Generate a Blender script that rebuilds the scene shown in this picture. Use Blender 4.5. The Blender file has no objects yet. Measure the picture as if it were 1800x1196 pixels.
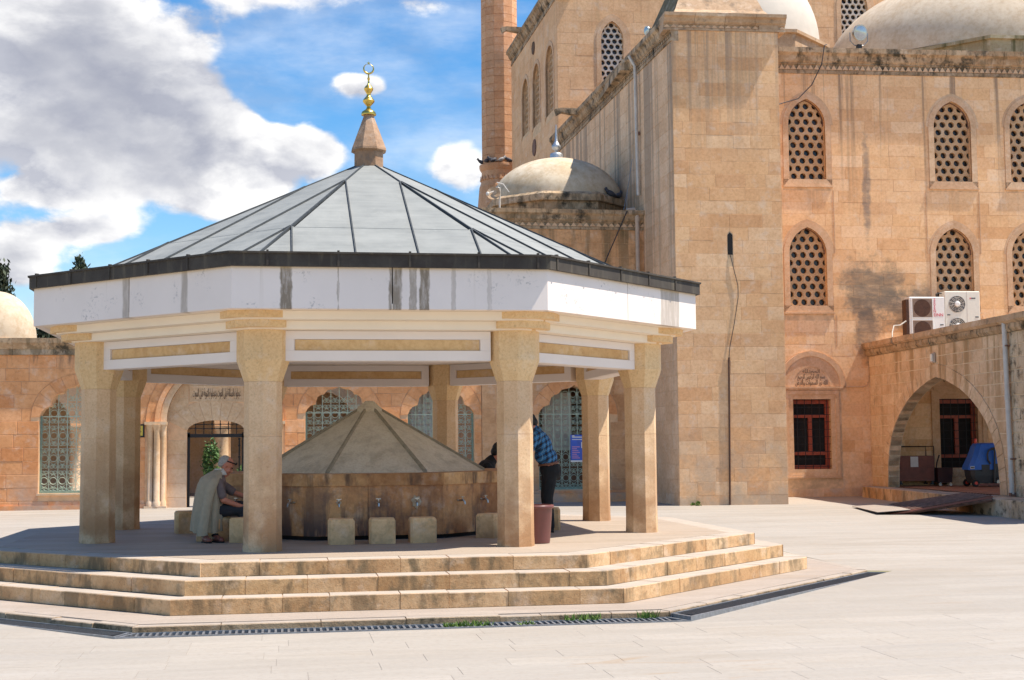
import bpy, bmesh, math, random
from mathutils import Vector, Matrix
from mathutils.geometry import tessellate_polygon
rad = math.radians
SC = bpy.context.scene
COL = SC.collection

# ------------------------------------------------------------------ camera
# world axes: pavilion grid, origin on the pavilion floor at its centre
CAM_LOC = Vector((-1.2575, -20.4775, 1.2293))
HEAD, PITCH, ROLL, FPX = 0.1632, 0.0739, -0.0091, 2465.5
cd = bpy.data.cameras.new('camera')
cam = bpy.data.objects.new('camera', cd)
COL.objects.link(cam)
fw0 = Vector((math.sin(HEAD), math.cos(HEAD), 0))
rt = Vector((math.cos(HEAD), -math.sin(HEAD), 0))
fw = fw0 * math.cos(PITCH) + Vector((0, 0, math.sin(PITCH)))
up = rt.cross(fw)
r2 = rt * math.cos(ROLL) + up * math.sin(ROLL)
u2 = -rt * math.sin(ROLL) + up * math.cos(ROLL)
mt = Matrix((r2, u2, -fw)).transposed().to_4x4()
mt.translation = CAM_LOC
cam.matrix_world = mt
cd.sensor_width = 36
cd.lens = 36 * FPX / 1800
cd.clip_start = 0.2
cd.clip_end = 3000
SC.camera = cam

# ------------------------------------------------------------------ light
SUN_EL, SUN_AZ = 64.0, -13.0            # degrees; azimuth from +x (right), negative = towards the viewer
sd = bpy.data.lights.new('sun', 'SUN')
sd.energy = 3.3
sd.angle = rad(0.55)
sd.color = (1.0, 0.925, 0.82)
sun = bpy.data.objects.new('sun', sd)
COL.objects.link(sun)
sdir = Vector((math.cos(rad(SUN_EL)) * math.cos(rad(SUN_AZ)), math.cos(rad(SUN_EL)) * math.sin(rad(SUN_AZ)), math.sin(rad(SUN_EL))))
sun.rotation_euler = sdir.to_track_quat('Z', 'Y').to_euler()
sun.location = (20, 0, 40)
SC.view_settings.view_transform = 'Standard'
SC.view_settings.look = 'None'
SC.view_settings.gamma = 1
SC.view_settings.use_curve_mapping = False
SC.view_settings.exposure = 1.3
SC.cycles.max_bounces = 8
SC.cycles.diffuse_bounces = 5

# ------------------------------------------------------------------ node helper
class G:
    def __init__(s, nt): s.nt = nt; s.L = nt.links
    def n(s, t, **k):
        nd = s.nt.nodes.new(t)
        for a, b in k.items(): setattr(nd, a, b)
        return nd
    def put(s, sock, v):
        if v is None: return
        if hasattr(v, 'is_output'): s.L.new(v, sock)
        else:
            if isinstance(v, (tuple, list)) and len(v) == 3 and sock.type == 'RGBA': v = (*v, 1)
            sock.default_value = v
    def math(s, op, a, b=None, c=None, clamp=False):
        nd = s.n('ShaderNodeMath', operation=op, use_clamp=clamp)
        for i, x in enumerate((a, b, c)):
            if x is not None: s.put(nd.inputs[i], x)
        return nd.outputs[0]
    def vmath(s, op, a, b=None):
        nd = s.n('ShaderNodeVectorMath', operation=op)
        s.put(nd.inputs[0], a)
        if b is not None: s.put(nd.inputs[1], b)
        return nd.outputs[0]
    def noise(s, vec, scale, detail=4, rough=.55, dist=0):
        nd = s.n('ShaderNodeTexNoise')
        s.put(nd.inputs['Vector'], vec)
        nd.inputs['Scale'].default_value = scale
        nd.inputs['Detail'].default_value = detail
        nd.inputs['Roughness'].default_value = rough
        nd.inputs['Distortion'].default_value = dist
        return nd.outputs[0]
    def mr(s, v, a, b, c=0., d=1., smooth=False):
        nd = s.n('ShaderNodeMapRange')
        if smooth: nd.interpolation_type = 'SMOOTHSTEP'
        s.put(nd.inputs[0], v)
        for i, x in enumerate((a, b, c, d)): nd.inputs[i + 1].default_value = x
        return nd.outputs[0]
    def ramp(s, fac, stops):
        nd = s.n('ShaderNodeValToRGB')
        e = nd.color_ramp.elements
        while len(e) < len(stops): e.new(0.5)
        for el, (p, c) in zip(e, stops): el.position = p; el.color = (*c, 1)
        s.put(nd.inputs[0], fac)
        return nd.outputs[0]
    def mix(s, f, a, b, mode='MIX'):
        nd = s.n('ShaderNodeMix', data_type='RGBA', blend_type=mode)
        s.put(nd.inputs[0], f); s.put(nd.inputs[6], a); s.put(nd.inputs[7], b)
        return nd.outputs[2]
    def sep(s, v):
        nd = s.n('ShaderNodeSeparateXYZ'); s.put(nd.inputs[0], v)
        return nd.outputs
    def comb(s, x, y, z):
        nd = s.n('ShaderNodeCombineXYZ')
        for i, v in enumerate((x, y, z)): s.put(nd.inputs[i], v)
        return nd.outputs[0]
    def bump(s, h, strength, dist=.01):
        nd = s.n('ShaderNodeBump')
        nd.inputs['Strength'].default_value = strength
        nd.inputs['Distance'].default_value = dist
        s.put(nd.inputs['Height'], h)
        return nd.outputs[0]

# ------------------------------------------------------------------ sky: Nishita blue with broken cumulus
w = bpy.data.worlds.new('World')
SC.world = w
w.use_nodes = True
nt = w.node_tree
for nd in list(nt.nodes): nt.nodes.remove(nd)
g = G(nt)
sky = g.n('ShaderNodeTexSky', sky_type='NISHITA', sun_disc=False)
w.cycles.sampling_method = 'MANUAL'; w.cycles.sample_map_resolution = 512
sky.sun_elevation = rad(SUN_EL)
sky.sun_rotation = rad(90 - SUN_AZ)
sky.air_density = 1.0
sky.dust_density = 0.3
sky.ozone_density = 1.6
D = g.n('ShaderNodeTexCoord').outputs['Generated']
X, Y, Z = g.sep(D)
az = g.math('ARCTAN2', X, Y)
el = g.math('ARCSINE', Z)
def blob(px, py, sx, sy, wt):
    """a cloud (or a gap, wt < 0): compass bearing and height given in degrees"""
    a0, e0 = rad(px), rad(py)
    dx = g.math('MULTIPLY', g.math('SUBTRACT', az, a0), 1 / rad(sx))
    dy = g.math('MULTIPLY', g.math('SUBTRACT', el, e0), 1 / rad(sy))
    r = g.math('ADD', g.math('MULTIPLY', dx, dx), g.math('MULTIPLY', dy, dy))
    return g.math('MULTIPLY', g.math('EXPONENT', g.math('MULTIPLY', r, -1)), wt)
# bearing = 9.35 + atan((x-900)/2465) ; height = atan((782-y)/2465)
CL = [(-8.2, 16.0, 5.0, 3.0, .42), (-9.0, 12.0, 5.2, 2.0, .34), (-2.2, 11.6, 3.3, 2.2, .32), (-4.6, 13.8, 2.6, 1.8, .17),
      (-4.0, 10.2, 3.4, 1.0, .14), (3.1, 14.5, 1.9, .62, .30), (-10.5, 7.4, 1.6, 1.2, .28), (-7.0, 8.5, 3.2, .65, .25), (-9.5, 9.6, 3.0, 1.0, .20),
      (7.2, 11.2, 1.9, 1.5, .26), (3.5, 17.8, 5.5, 1.1, .22), (4.9, 12.6, 1.2, 1.5, -.22), (-.2, 15.4, 1.6, 1.2, -.30), (-.3, 13.9, .9, .8, -.16), (1.3, 11.7, 1.6, 1.0, .24), (5.4, 14.4, .9, .9, -.2),
      (-2.4, 8.2, 3.4, .8, -.16), (5.6, 16.0, 3.0, .9, -.20), (-8.5, 9.1, 2.0, .5, -.10), (4.4, 9.4, 2.5, 1.0, -.14)]
tot = None
for c in CL:
    b = blob(*c)
    tot = b if tot is None else g.math('ADD', tot, b)
p = g.vmath('MULTIPLY', D, (1, 1, 1.7))
def cl_noise(off):
    q = g.vmath('ADD', p, off)
    a = g.noise(q, 12.0, 9, .60, .12)
    b = g.noise(q, 3.6, 4, .55, .1)
    vo = g.n('ShaderNodeTexVoronoi', feature='F1')
    qq = g.vmath('ADD', q, g.comb(g.math('MULTIPLY', a, .035), g.math('MULTIPLY', b, .03), g.math('MULTIPLY', a, -.03)))
    g.put(vo.inputs['Vector'], qq)
    vo.inputs['Scale'].default_value = 12; vo.inputs['Detail'].default_value = 2.0; vo.inputs['Roughness'].default_value = .55
    v = g.math('SUBTRACT', 1.02, vo.outputs['Distance'])
    return g.math('ADD', g.math('ADD', g.math('MULTIPLY', a, .46), g.math('MULTIPLY', b, .34)), g.math('MULTIPLY', v, .18))
n0 = cl_noise((0, 0, 0))
n1 = cl_noise((.014, -.004, .030))
dens = g.math('ADD', n0, tot)
alpha = g.mr(dens, .548, .642, 0, 1, True)
veil = g.mr(g.noise(g.vmath('MULTIPLY', D, (1, 1, 3.2)), 5, 6, .6), .42, .75, 0, .40, True)
lit = g.math('ADD', g.math('MULTIPLY', g.math('SUBTRACT', n0, n1), 7.0), .58, clamp=True)
thick = g.mr(dens, .60, .86, 0, 1, True)
grey = g.math('MULTIPLY', thick, g.mr(g.noise(p, 5.5, 7, .6, .3), .36, .60, .05, 1, True))
ccol = g.mix(lit, (.49, .505, .57), (1.0, .99, .975))
ccol = g.mix(g.math('MULTIPLY', grey, .72), ccol, (.285, .305, .385))
hsv = g.n('ShaderNodeHueSaturation')
hsv.inputs['Saturation'].default_value = 1.42
hsv.inputs['Value'].default_value = .86
g.put(hsv.inputs['Color'], sky.outputs[0])
SKY_S, CLOUD = 0.085, 5.7
cc = g.vmath('SCALE', ccol); g_scale = cc.node; g_scale.inputs['Scale'].default_value = CLOUD
sc = g.mix(veil, hsv.outputs[0], cc)
sc = g.mix(alpha, sc, cc)
bg = g.n('ShaderNodeBackground')
bg.inputs['Strength'].default_value = SKY_S
g.put(bg.inputs['Color'], sc)
out = g.n('ShaderNodeOutputWorld')
nt.links.new(bg.outputs[0], out.inputs[0])

# ------------------------------------------------------------------ mesh helper
class MB:
    def __init__(s): s.v = []; s.f = []
    def add(s, vs, fs):
        o = len(s.v)
        s.v += [tuple(x) for x in vs]
        s.f += [tuple(i + o for i in q) for q in fs]
        return s
    def box(s, x0, x1, y0, y1, z0, z1):
        return s.add([(x0, y0, z0), (x1, y0, z0), (x1, y1, z0), (x0, y1, z0), (x0, y0, z1), (x1, y0, z1), (x1, y1, z1), (x0, y1, z1)],
                     [(0, 3, 2, 1), (4, 5, 6, 7), (0, 1, 5, 4), (1, 2, 6, 5), (2, 3, 7, 6), (3, 0, 4, 7)])
    def cbox(s, x0, x1, y0, y1, z0, z1, c=.02):
        """box with chamfered vertical corners and top edge"""
        def ring(i, z): return [(x0 + i + c, y0 + i, z), (x1 - i - c, y0 + i, z), (x1 - i, y0 + i + c, z), (x1 - i, y1 - i - c, z), (x1 - i - c, y1 - i, z), (x0 + i + c, y1 - i, z), (x0 + i, y1 - i - c, z), (x0 + i, y0 + i + c, z)]
        return s.loft([ring(0, z0), ring(0, z1 - c), ring(c * .6, z1)])
    def loft(s, rings, cap=True, closed=True):
        n = len(rings[0]); vs = [p for r in rings for p in r]; fs = []
        for i in range(len(rings) - 1):
            for j in range(n if closed else n - 1):
                k = (j + 1) % n
                fs.append((i * n + j, i * n + k, (i + 1) * n + k, (i + 1) * n + j))
        if cap and closed:
            fs.append(tuple(range(n - 1, -1, -1))); fs.append(tuple((len(rings) - 1) * n + j for j in range(n)))
        return s.add(vs, fs)
    def prism(s, poly, a0, a1, axis='y', holes=()):
        """extrude a flat polygon; poly in (x,z) for axis y, (x,y) for axis z"""
        loops = [list(poly)] + [list(h) for h in holes]
        flat = [q for l in loops for q in l]
        tri = tessellate_polygon([[Vector((q[0], q[1], 0)) for q in l] for l in loops])
        P = (lambda q, a: (q[0], a, q[1])) if axis == 'y' else (lambda q, a: (q[0], q[1], a))
        n = len(flat)
        vs = [P(q, a0) for q in flat] + [P(q, a1) for q in flat]
        fs = [tuple(t) for t in tri] + [tuple(i + n for i in reversed(t)) for t in tri]
        o = 0
        for l in loops:
            m = len(l)
            for i in range(m):
                j = (i + 1) % m
                fs.append((o + i, o + j, n + o + j, n + o + i))
            o += m
        return s.add(vs, fs)
    def band(s, inner, outer, a0, a1, closed=False):
        """solid strip between two matched outlines in (x,z), from y=a0 to y=a1"""
        rings = [[(i[0], a0, i[1]), (o[0], a0, o[1]), (o[0], a1, o[1]), (i[0], a1, i[1])] for i, o in zip(inner, outer)]
        if closed: rings.append(rings[0])
        return s.loft(rings, cap=not closed)
    def lathe(s, prof, n=16, cx=0, cy=0, cz=0, a0=0.):
        return s.loft([[(cx + r * math.cos(a0 + 2 * math.pi * j / n), cy + r * math.sin(a0 + 2 * math.pi * j / n), cz + z) for j in range(n)] for r, z in prof])
    def tube(s, pts, r, n=6):
        pts = [Vector(q) for q in pts]; rings = []
        t0 = (pts[1] - pts[0]).normalized()
        ref = Vector((0, 0, 1)) if abs(t0.z) < .9 else Vector((1, 0, 0))
        nx = t0.cross(ref).normalized()
        for i, q in enumerate(pts):
            t = (pts[min(i + 1, len(pts) - 1)] - pts[max(i - 1, 0)])
            if t.length < 1e-9: t = t0
            t.normalize()
            nx = (nx - t * nx.dot(t)).normalized()
            ny = t.cross(nx)
            rr = r[i] if isinstance(r, (list, tuple)) else r
            rings.append([q + (nx * math.cos(2 * math.pi * j / n) + ny * math.sin(2 * math.pi * j / n)) * rr for j in range(n)])
        return s.loft(rings)
    def ell(s, c, r, nu=12, nv=8, rot=None):
        rings = []
        for i in range(nv + 1):
            t = math.pi * i / nv; q = max(math.sin(t), .02)
            ring = []
            for j in range(nu):
                p = Vector((q * math.cos(2 * math.pi * j / nu) * r[0], q * math.sin(2 * math.pi * j / nu) * r[1], -math.cos(t) * r[2]))
                if rot is not None: p = rot @ p
                ring.append(Vector(c) + p)
            rings.append(ring)
        return s.loft(rings)
    def mesh(s, name, recalc=True):
        me = bpy.data.meshes.new(name)
        me.from_pydata([tuple(q) for q in s.v], [], s.f)
        if recalc:
            bm = bmesh.new(); bm.from_mesh(me)
            bmesh.ops.recalc_face_normals(bm, faces=bm.faces)
            bm.to_mesh(me); bm.free()
        return me

def link(name, me, parent=None, loc=(0, 0, 0), rz=0.):
    o = bpy.data.objects.new(name, me)
    COL.objects.link(o)
    o.location = loc
    o.rotation_euler = (0, 0, rz)
    if parent is not None: o.parent = parent
    return o
def obj(name, mb, mat, parent=None, loc=(0, 0, 0), rz=0., smooth=None, recalc=True):
    me = mb.mesh(name, recalc) if isinstance(mb, MB) else mb
    if mat is not None:
        me.materials.clear(); me.materials.append(mat)
    if smooth:
        me.polygons.foreach_set('use_smooth', [True] * len(me.polygons))
        if smooth is not True: me.set_sharp_from_angle(angle=rad(smooth))
    return link(name, me, parent, loc, rz)
def tag(o, label=None, cat=None, group=None, kind=None):
    if label: o['label'] = label
    if cat: o['category'] = cat
    if group: o['group'] = group
    if kind: o['kind'] = kind
    return o
def thing(name, label, cat, loc=(0, 0, 0), rz=0., group=None):
    return tag(link(name, None, None, loc, rz), label, cat, group)
def dup(o, loc=None, rz=None, label=None, parent=None):
    c = o.copy(); COL.objects.link(c)
    if parent is not None: c.parent = parent
    if loc is not None: c.location = loc
    if rz is not None: c.rotation_euler = (0, 0, rz)
    if label: c['label'] = label
    for ch in list(o.children): dup(ch, parent=c)
    return c
def bake(mb, vox, smooth=4, extra=()):
    """fuse overlapping pieces into one continuous skin (voxel remesh, then relaxed)"""
    me = mb.mesh('tmp')
    o = bpy.data.objects.new('tmp', me); COL.objects.link(o)
    m = o.modifiers.new('r', 'REMESH'); m.mode = 'VOXEL'; m.voxel_size = vox
    if smooth:
        m = o.modifiers.new('s', 'SMOOTH'); m.factor = .5; m.iterations = smooth
    bpy.context.view_layer.update()
    dg = bpy.context.evaluated_depsgraph_get()
    r = bpy.data.meshes.new_from_object(o.evaluated_get(dg))
    bpy.data.objects.remove(o); bpy.data.meshes.remove(me)
    return r
def text_mesh(body, size, depth=.004, align='CENTER'):
    c = bpy.data.curves.new('lettering', 'FONT')
    c.body = body; c.size = size; c.extrude = depth; c.align_x = align; c.align_y = 'CENTER'; c.resolution_u = 3
    o = bpy.data.objects.new('lettering', c); COL.objects.link(o)
    bpy.context.view_layer.update()
    me = bpy.data.meshes.new_from_object(o.evaluated_get(bpy.context.evaluated_depsgraph_get()))
    bpy.data.objects.remove(o)
    me.transform(Matrix.Rotation(rad(90), 4, 'X'))     # stands in the xz plane, faces -y
    return me
# ------------------------------------------------------------------ materials
def newmat(name):
    m = bpy.data.materials.new(name); m.use_nodes = True
    b = m.node_tree.nodes['Principled BSDF']
    return m, G(m.node_tree), b
def rnd(g):
    oi = g.n('ShaderNodeObjectInfo').outputs['Random']
    ri = g.n('ShaderNodeNewGeometry').outputs['Random Per Island']
    return g.math('FRACT', g.math('ADD', oi, ri))
def stone(name, cols, mott=.5, dark=(.72, .64, .55), streak=0., zr=(0, 10), scol=(.16, .12, .085), grime=0., gz=None, gcol=(.07, .055, .04),
          gscale=2.2, bump=.35, rough=.88, base=None, bcol=(.42, .36, .30), sscale=(5, 5, .16), fine=14, sthr=(.50, .66), pits=0., top=None, marks=()):
    m, g, b = newmat(name)
    cols = list(cols) * 2 if len(cols) == 1 else cols
    P = g.n('ShaderNodeNewGeometry').outputs['Position']
    z = g.sep(P)[2]
    c = g.ramp(rnd(g), [(i / max(1, len(cols) - 1), k) for i, k in enumerate(cols)])
    n = g.noise(P, 1.1, 6, .62)
    c = g.mix(g.mr(n, .42, .60, 0, min(1, mott * 1.25)), c, dark, 'MULTIPLY')
    f = g.noise(P, fine, 6, .7)
    c = g.mix(g.mr(f, .45, .62, 0, 1), c, (.88, .83, .78), 'MULTIPLY')
    fh = g.noise(g.vmath('ADD', P, (3.7, 9.2, 1.4)), fine * .6, 5, .7)
    c = g.mix(g.mr(fh, .56, .68, 0, .25), c, (1.14, 1.14, 1.14), 'MULTIPLY')
    f2 = g.noise(P, 5.5, 5, .65)
    c = g.mix(g.mr(f2, .50, .68, 0, mott * .75), c, dark, 'MULTIPLY')
    f3 = g.noise(g.vmath('ADD', P, (7.3, 2.1, 5.5)), 3.1, 6, .66)
    c = g.mix(g.mr(f3, .54, .68, 0, .28), c, (.80, .70, .58))
    if streak:
        s = g.noise(g.vmath('MULTIPLY', P, sscale), 1.0, 5, .62)
        fade = g.mr(z, zr[0], zr[1], 0, 1)
        k = g.math('MULTIPLY', g.math('MULTIPLY', g.mr(s, sthr[0], sthr[1], 0, 1, True), fade), streak)
        c = g.mix(k, c, scol)
    if grime:
        k = g.mr(g.noise(P, gscale, 7, .68), .50, .66, 0, grime, True)
        if gz: k = g.math('MULTIPLY', k, g.mr(z, gz[0], gz[1], 0, 1))
        c = g.mix(k, c, gcol)
    if base:
        k = g.math('MULTIPLY', g.mr(z, base[1], base[0], 0, 1), g.mr(g.noise(P, 1.7, 5, .6), .34, .62, 0, base[2], True))
        c = g.mix(k, c, bcol)
    if pits:
        k = g.mr(g.noise(P, 38, 3, .6), .60, .72, 0, pits)
        c = g.mix(k, c, (.12, .09, .06))
    for (mx, my, mz), (rx, rz), mcol, amt in marks:      # a stain with its own place on the wall
        d = g.vmath('MULTIPLY', g.vmath('SUBTRACT', P, (mx, my, mz)), (1 / rx, .5, 1 / rz))
        ln = g.n('ShaderNodeVectorMath', operation='LENGTH'); g.put(ln.inputs[0], d)
        e = g.math('ADD', ln.outputs['Value'], g.math('MULTIPLY', g.math('SUBTRACT', g.noise(P, 1.6, 6, .7), .5), 2.4))
        k = g.math('MULTIPLY', g.mr(e, 1.15, .45, 0, 1, True), g.mr(g.noise(g.vmath('MULTIPLY', P, (2.2, 2.2, 7)), 1, 5, .65), .34, .60, .5, amt))
        c = g.mix(k, c, mcol)
    if top:
        nz = g.sep(g.n('ShaderNodeNewGeometry').outputs['True Normal'])[2]
        tc_ = g.mix(g.mr(g.noise(g.vmath('MULTIPLY', P, (1.2, 3, 1)), 2, 6, .65), .40, .62), top, tuple(k * .84 for k in top))
        c = g.mix(g.mr(nz, .6, .8), c, tc_)
    g.put(b.inputs['Base Color'], c)
    b.inputs['Roughness'].default_value = rough
    h = g.math('ADD', g.noise(P, 9, 6, .65), g.math('MULTIPLY', g.noise(P, 60, 3, .6), .4))
    g.put(b.inputs['Normal'], g.bump(h, bump, .012))
    return m
def plain(name, col, rough=.6, metal=0., var=.25, scale=12, bump=.1, emit=None):
    m, g, b = newmat(name)
    P = g.n('ShaderNodeNewGeometry').outputs['Position']
    n = g.noise(P, scale, 5, .6)
    lo = tuple(x * (1 - var) for x in col); hi = tuple(min(1, x * (1 + var * .5)) for x in col)
    g.put(b.inputs['Base Color'], g.mix(g.mr(n, .3, .7), lo, hi))
    g.put(b.inputs['Roughness'], g.mr(n, .3, .7, max(.05, rough - .1), min(1, rough + .1)))
    b.inputs['Metallic'].default_value = metal
    if bump: g.put(b.inputs['Normal'], g.bump(g.noise(P, scale * 4, 3), bump, .004))
    return m

M = {}
FMARKS = [((15.55, 17.28, 5.55), (1.1, .95), (.17, .145, .11), .85), ((15.25, 17.30, 4.3), (.42, .95), (.17, .13, .10), .85), ((15.35, 17.30, 8.4), (.13, 1.7), (.24, .19, .155), .8),
          ((16.9, 17.2, 5.0), (1.3, .7), (.20, .17, .13), .7), ((14.2, 17.35, .05), (.35, .4), (.55, .46, .38), .7), ((12.9, 17.4, 5.0), (.7, .15), (.30, .22, .16), .6)]
M['facade'] = stone('facade_sandstone', [(.84, .515, .26), (.90, .59, .33), (.76, .44, .215), (.92, .63, .38), (.87, .545, .285)], mott=.22, streak=.75, zr=(7.2, 11.6), scol=(.22, .15, .105), sscale=(3.4, 3.4, .06), sthr=(.535, .64), base=(-.3, 1.2, .5), bcol=(.45, .33, .24), bump=.3, marks=FMARKS)
M['tower'] = stone('tower_sandstone', [(.88, .515, .255), (.77, .42, .20), (.93, .60, .34), (.83, .475, .235), (.90, .56, .295)], mott=.26, streak=.75, zr=(8.2, 11.9), scol=(.30, .215, .155), sscale=(4, 4, .09), sthr=(.47, .62), base=(-.3, 2.3, .62), bcol=(.40, .35, .28), bump=.3)
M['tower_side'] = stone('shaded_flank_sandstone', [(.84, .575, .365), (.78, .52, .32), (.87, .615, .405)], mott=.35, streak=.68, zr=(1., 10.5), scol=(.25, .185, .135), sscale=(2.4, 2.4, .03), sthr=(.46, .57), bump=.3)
M['upper'] = stone('upper_sandstone', [(.80, .49, .26), (.84, .54, .31), (.76, .45, .235), (.82, .51, .285)], mott=.3, streak=.25, zr=(12, 20), bump=.3)
M['minaret'] = stone('minaret_stone', [(.62, .34, .185), (.67, .385, .215), (.57, .30, .16)], mott=.35, streak=.15, zr=(11, 30), bump=.25)
M['mortar'] = plain('mortar', (.72, .49, .29), .95, var=.3, scale=6)
M['mortar_pale'] = plain('pale_mortar', (.72, .45, .25), .95, var=.2, scale=6)
M['mortar_arcade'] = plain('arcade_mortar', (.72, .58, .40), .95, var=.2, scale=6)
M['wall'] = stone('orange_sandstone', [(.76, .345, .14), (.81, .40, .175), (.72, .31, .12), (.78, .365, .15), (.82, .42, .20)], mott=.4, streak=.75, zr=(3.05, 3.5), scol=(.10, .075, .06), sscale=(3, 3, .5), base=(-.35, .75, .85), bcol=(.44, .33, .26), bump=.4)
M['portal'] = stone('portal_limestone', [(.68, .46, .27), (.72, .51, .31), (.65, .43, .245)], mott=.4, base=(-.35, 1.2, .6), bcol=(.60, .50, .42), bump=.3)
M['annex'] = stone('annex_sandstone', [(.68, .375, .18), (.73, .42, .215), (.63, .335, .155)], mott=.5, streak=.8, zr=(4.2, 7.2), scol=(.15, .105, .05), sscale=(2.6, 2.6, .2), grime=.5, gz=(4.5, 7.6), gcol=(.13, .10, .04), base=(-.35, .8, .7), bcol=(.40, .30, .24), bump=.4)
M['cornice'] = stone('weathered_cornice_stone', [(.50, .36, .23), (.44, .31, .19), (.55, .41, .27)], mott=.7, grime=1., gscale=2.0, gcol=(.05, .04, .025), streak=.6, zr=(0, .1), sscale=(6, 6, 2), scol=(.13, .095, .05), sthr=(.48, .6), bump=.7)
M['cornice_pale'] = stone('cornice_stone', [(.58, .40, .25), (.52, .36, .23), (.62, .45, .29)], mott=.6, grime=.65, gscale=3.0, gcol=(.15, .11, .075), bump=.5)
M['trim'] = stone('carved_trim_stone', [(.70, .47, .29), (.66, .43, .26), (.73, .51, .32)], mott=.3, grime=.12, gcol=(.25, .18, .12), bump=.2)
M['lattice'] = stone('lattice_stone', [(.54, .355, .20), (.58, .39, .225)], mott=.35, bump=.2)
M['lattice_pale'] = stone('pale_lattice_stone', [(.70, .64, .55), (.74, .68, .6)], mott=.3, bump=.2)
M['drum'] = stone('mossy_drum_stone', [(.46, .38, .24), (.40, .33, .2)], mott=.5, streak=.95, zr=(12.0, 12.6), scol=(.12, .105, .04), sscale=(2.2, 2.2, .3), bump=.4)
M['dome'] = stone('dome_plaster', [(.62,.50,.36),(.65,.53,.39)], mott=.35, dark=(.82, .76, .68), streak=.22, zr=(12, 16), scol=(.42, .36, .28), bump=.15, fine=6)
M['dome_white'] = plain('white_dome_plaster', (.60, .535, .45), .85, var=.1, scale=3)
M['dome_old'] = stone('cracked_dome_plaster', [(.60, .50, .36), (.63, .53, .39)], mott=.55, dark=(.75, .66, .55), grime=.35, gscale=1.6, gcol=(.36, .29, .2), bump=.4, fine=5)
M['arcade'] = stone('pale_arcade_stone', [(.66, .47, .30), (.71, .53, .355), (.62, .43, .265), (.74, .57, .39)], mott=.45, streak=.8, zr=(.4, 3.3), scol=(.30, .18, .075), sscale=(2.6, 2.6, .13), sthr=(.52, .64), base=(-.1, 1.0, .6), bcol=(.56, .34, .15), grime=.45, gscale=2.4, gcol=(.33, .23, .13), bump=.55)
M['arcade_rough'] = stone('pitted_arcade_stone', [(.62, .49, .34), (.68, .55, .39), (.58, .45, .3)], mott=.6, grime=.95, gscale=3.6, gcol=(.085, .065, .04), bump=1.)
M['column'] = stone('column_limestone', [(.74, .515, .305), (.78, .555, .34)], mott=.32, dark=(.82, .72, .62), base=(-.2, 1.9, 1.0), bcol=(.36, .175, .07), bump=.45, pits=.3, fine=42, sscale=(6, 6, .4), streak=.3, zr=(2.4, 0), scol=(.38, .25, .16))
M['capital'] = stone('capital_limestone', [(.76, .535, .285), (.79, .575, .32)], mott=.28, dark=(.84, .74, .6), bump=.35, pits=.35, fine=30)
M['panel'] = stone('beam_panel_limestone', [(.68, .46, .225), (.72, .50, .255)], mott=.5, dark=(.82, .70, .56), bump=.2)
M['step'] = stone('step_limestone', [(.61, .38, .19), (.69, .455, .245), (.51, .305, .145), (.63, .40, .195), (.55, .34, .165), (.73, .50, .285)], mott=.55, dark=(.70, .60, .50), streak=.8, zr=(-1, -.2), scol=(.15, .105, .055), sscale=(4, 4, 1.3), sthr=(.50, .64), grime=.55, gscale=4.5, gcol=(.17, .125, .065), fine=26, bump=.6, pits=.5, top=(.42, .355, .29))
M['basin'] = stone('wet_basin_stone', [(.70, .34, .125), (.60, .28, .10), (.75, .385, .145), (.54, .245, .095)], mott=.6, dark=(.5, .4, .34), streak=1., zr=(.95, .1), scol=(.085, .045, .035), sscale=(4, 4, .7), sthr=(.45, .60), grime=.55, gscale=3.2, gcol=(.11, .065, .05), bump=.5, rough=.55)
M['rim'] = stone('basin_rim_stone', [(.74, .43, .18), (.67, .37, .15)], mott=.7, dark=(.55, .42, .34), streak=.9, zr=(0, .6), scol=(.12, .065, .035), sscale=(4, 4, 1), bump=.35, rough=.75)
M['cone'] = stone('cement_cone', [(.70, .625, .48), (.73, .655, .505)], mott=.32, dark=(.78, .72, .64), streak=.4, zr=(2.2, .8), scol=(.33, .27, .18), sscale=(5, 5, 1.5), grime=.22, gscale=3.2, gcol=(.26, .21, .145), bump=.3, fine=34)
M['moss'] = stone('mossy_roof_stone', [(.22, .17, .08), (.17, .135, .065)], mott=.6, grime=.8, gscale=2.5, gcol=(.05, .045, .03), bump=.6)
M['board'] = plain('whitish_board', (.60, .53, .45), .8, var=.15, scale=2)
M['curtain'] = plain('grey_curtain_cloth', (.60, .57, .53), .9, var=.15)
M['glass'] = plain('dusty_dark_glass', (.035, .024, .020), .25, var=.9, scale=3)
M['cart_panel'] = plain('brown_board', (.20, .105, .06), .8, var=.3, scale=3)
M['darksteel'] = plain('dark_grate_steel', (.07, .072, .078), .6, .5, var=.3, scale=25)
M['cone_rib'] = plain('dark_cement_rib', (.34, .29, .205), .9, var=.3)
M['patch'] = stone('lime_mortar_patch', [(.56, .44, .30)], mott=.6, bump=.8)
M['stool'] = stone('stool_limestone', [(.92, .61, .31), (.88, .57, .28), (.94, .65, .35)], mott=.4, base=(-.02, .26, .9), bcol=(.36, .21, .105), grime=.4, gscale=6, gcol=(.30, .19, .10), bump=.5)
M['spire'] = stone('spire_stone', [(.40, .255, .16)], mott=.6, grime=.5, gscale=9, gcol=(.17, .13, .10), bump=.5)
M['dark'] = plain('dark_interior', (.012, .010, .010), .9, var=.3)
M['black'] = plain('black_iron', (.016, .015, .016), .55, .3, var=.3)
M['steel'] = plain('galvanised_steel', (.30, .31, .33), .5, .75, var=.3, scale=25)
M['ruststeel'] = plain('rusty_steel', (.22, .12, .085), .8, .2, var=.5, scale=9)
M['pipe'] = plain('grey_pipe', (.56, .52, .47), .45, 0, var=.2, scale=5)
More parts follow.
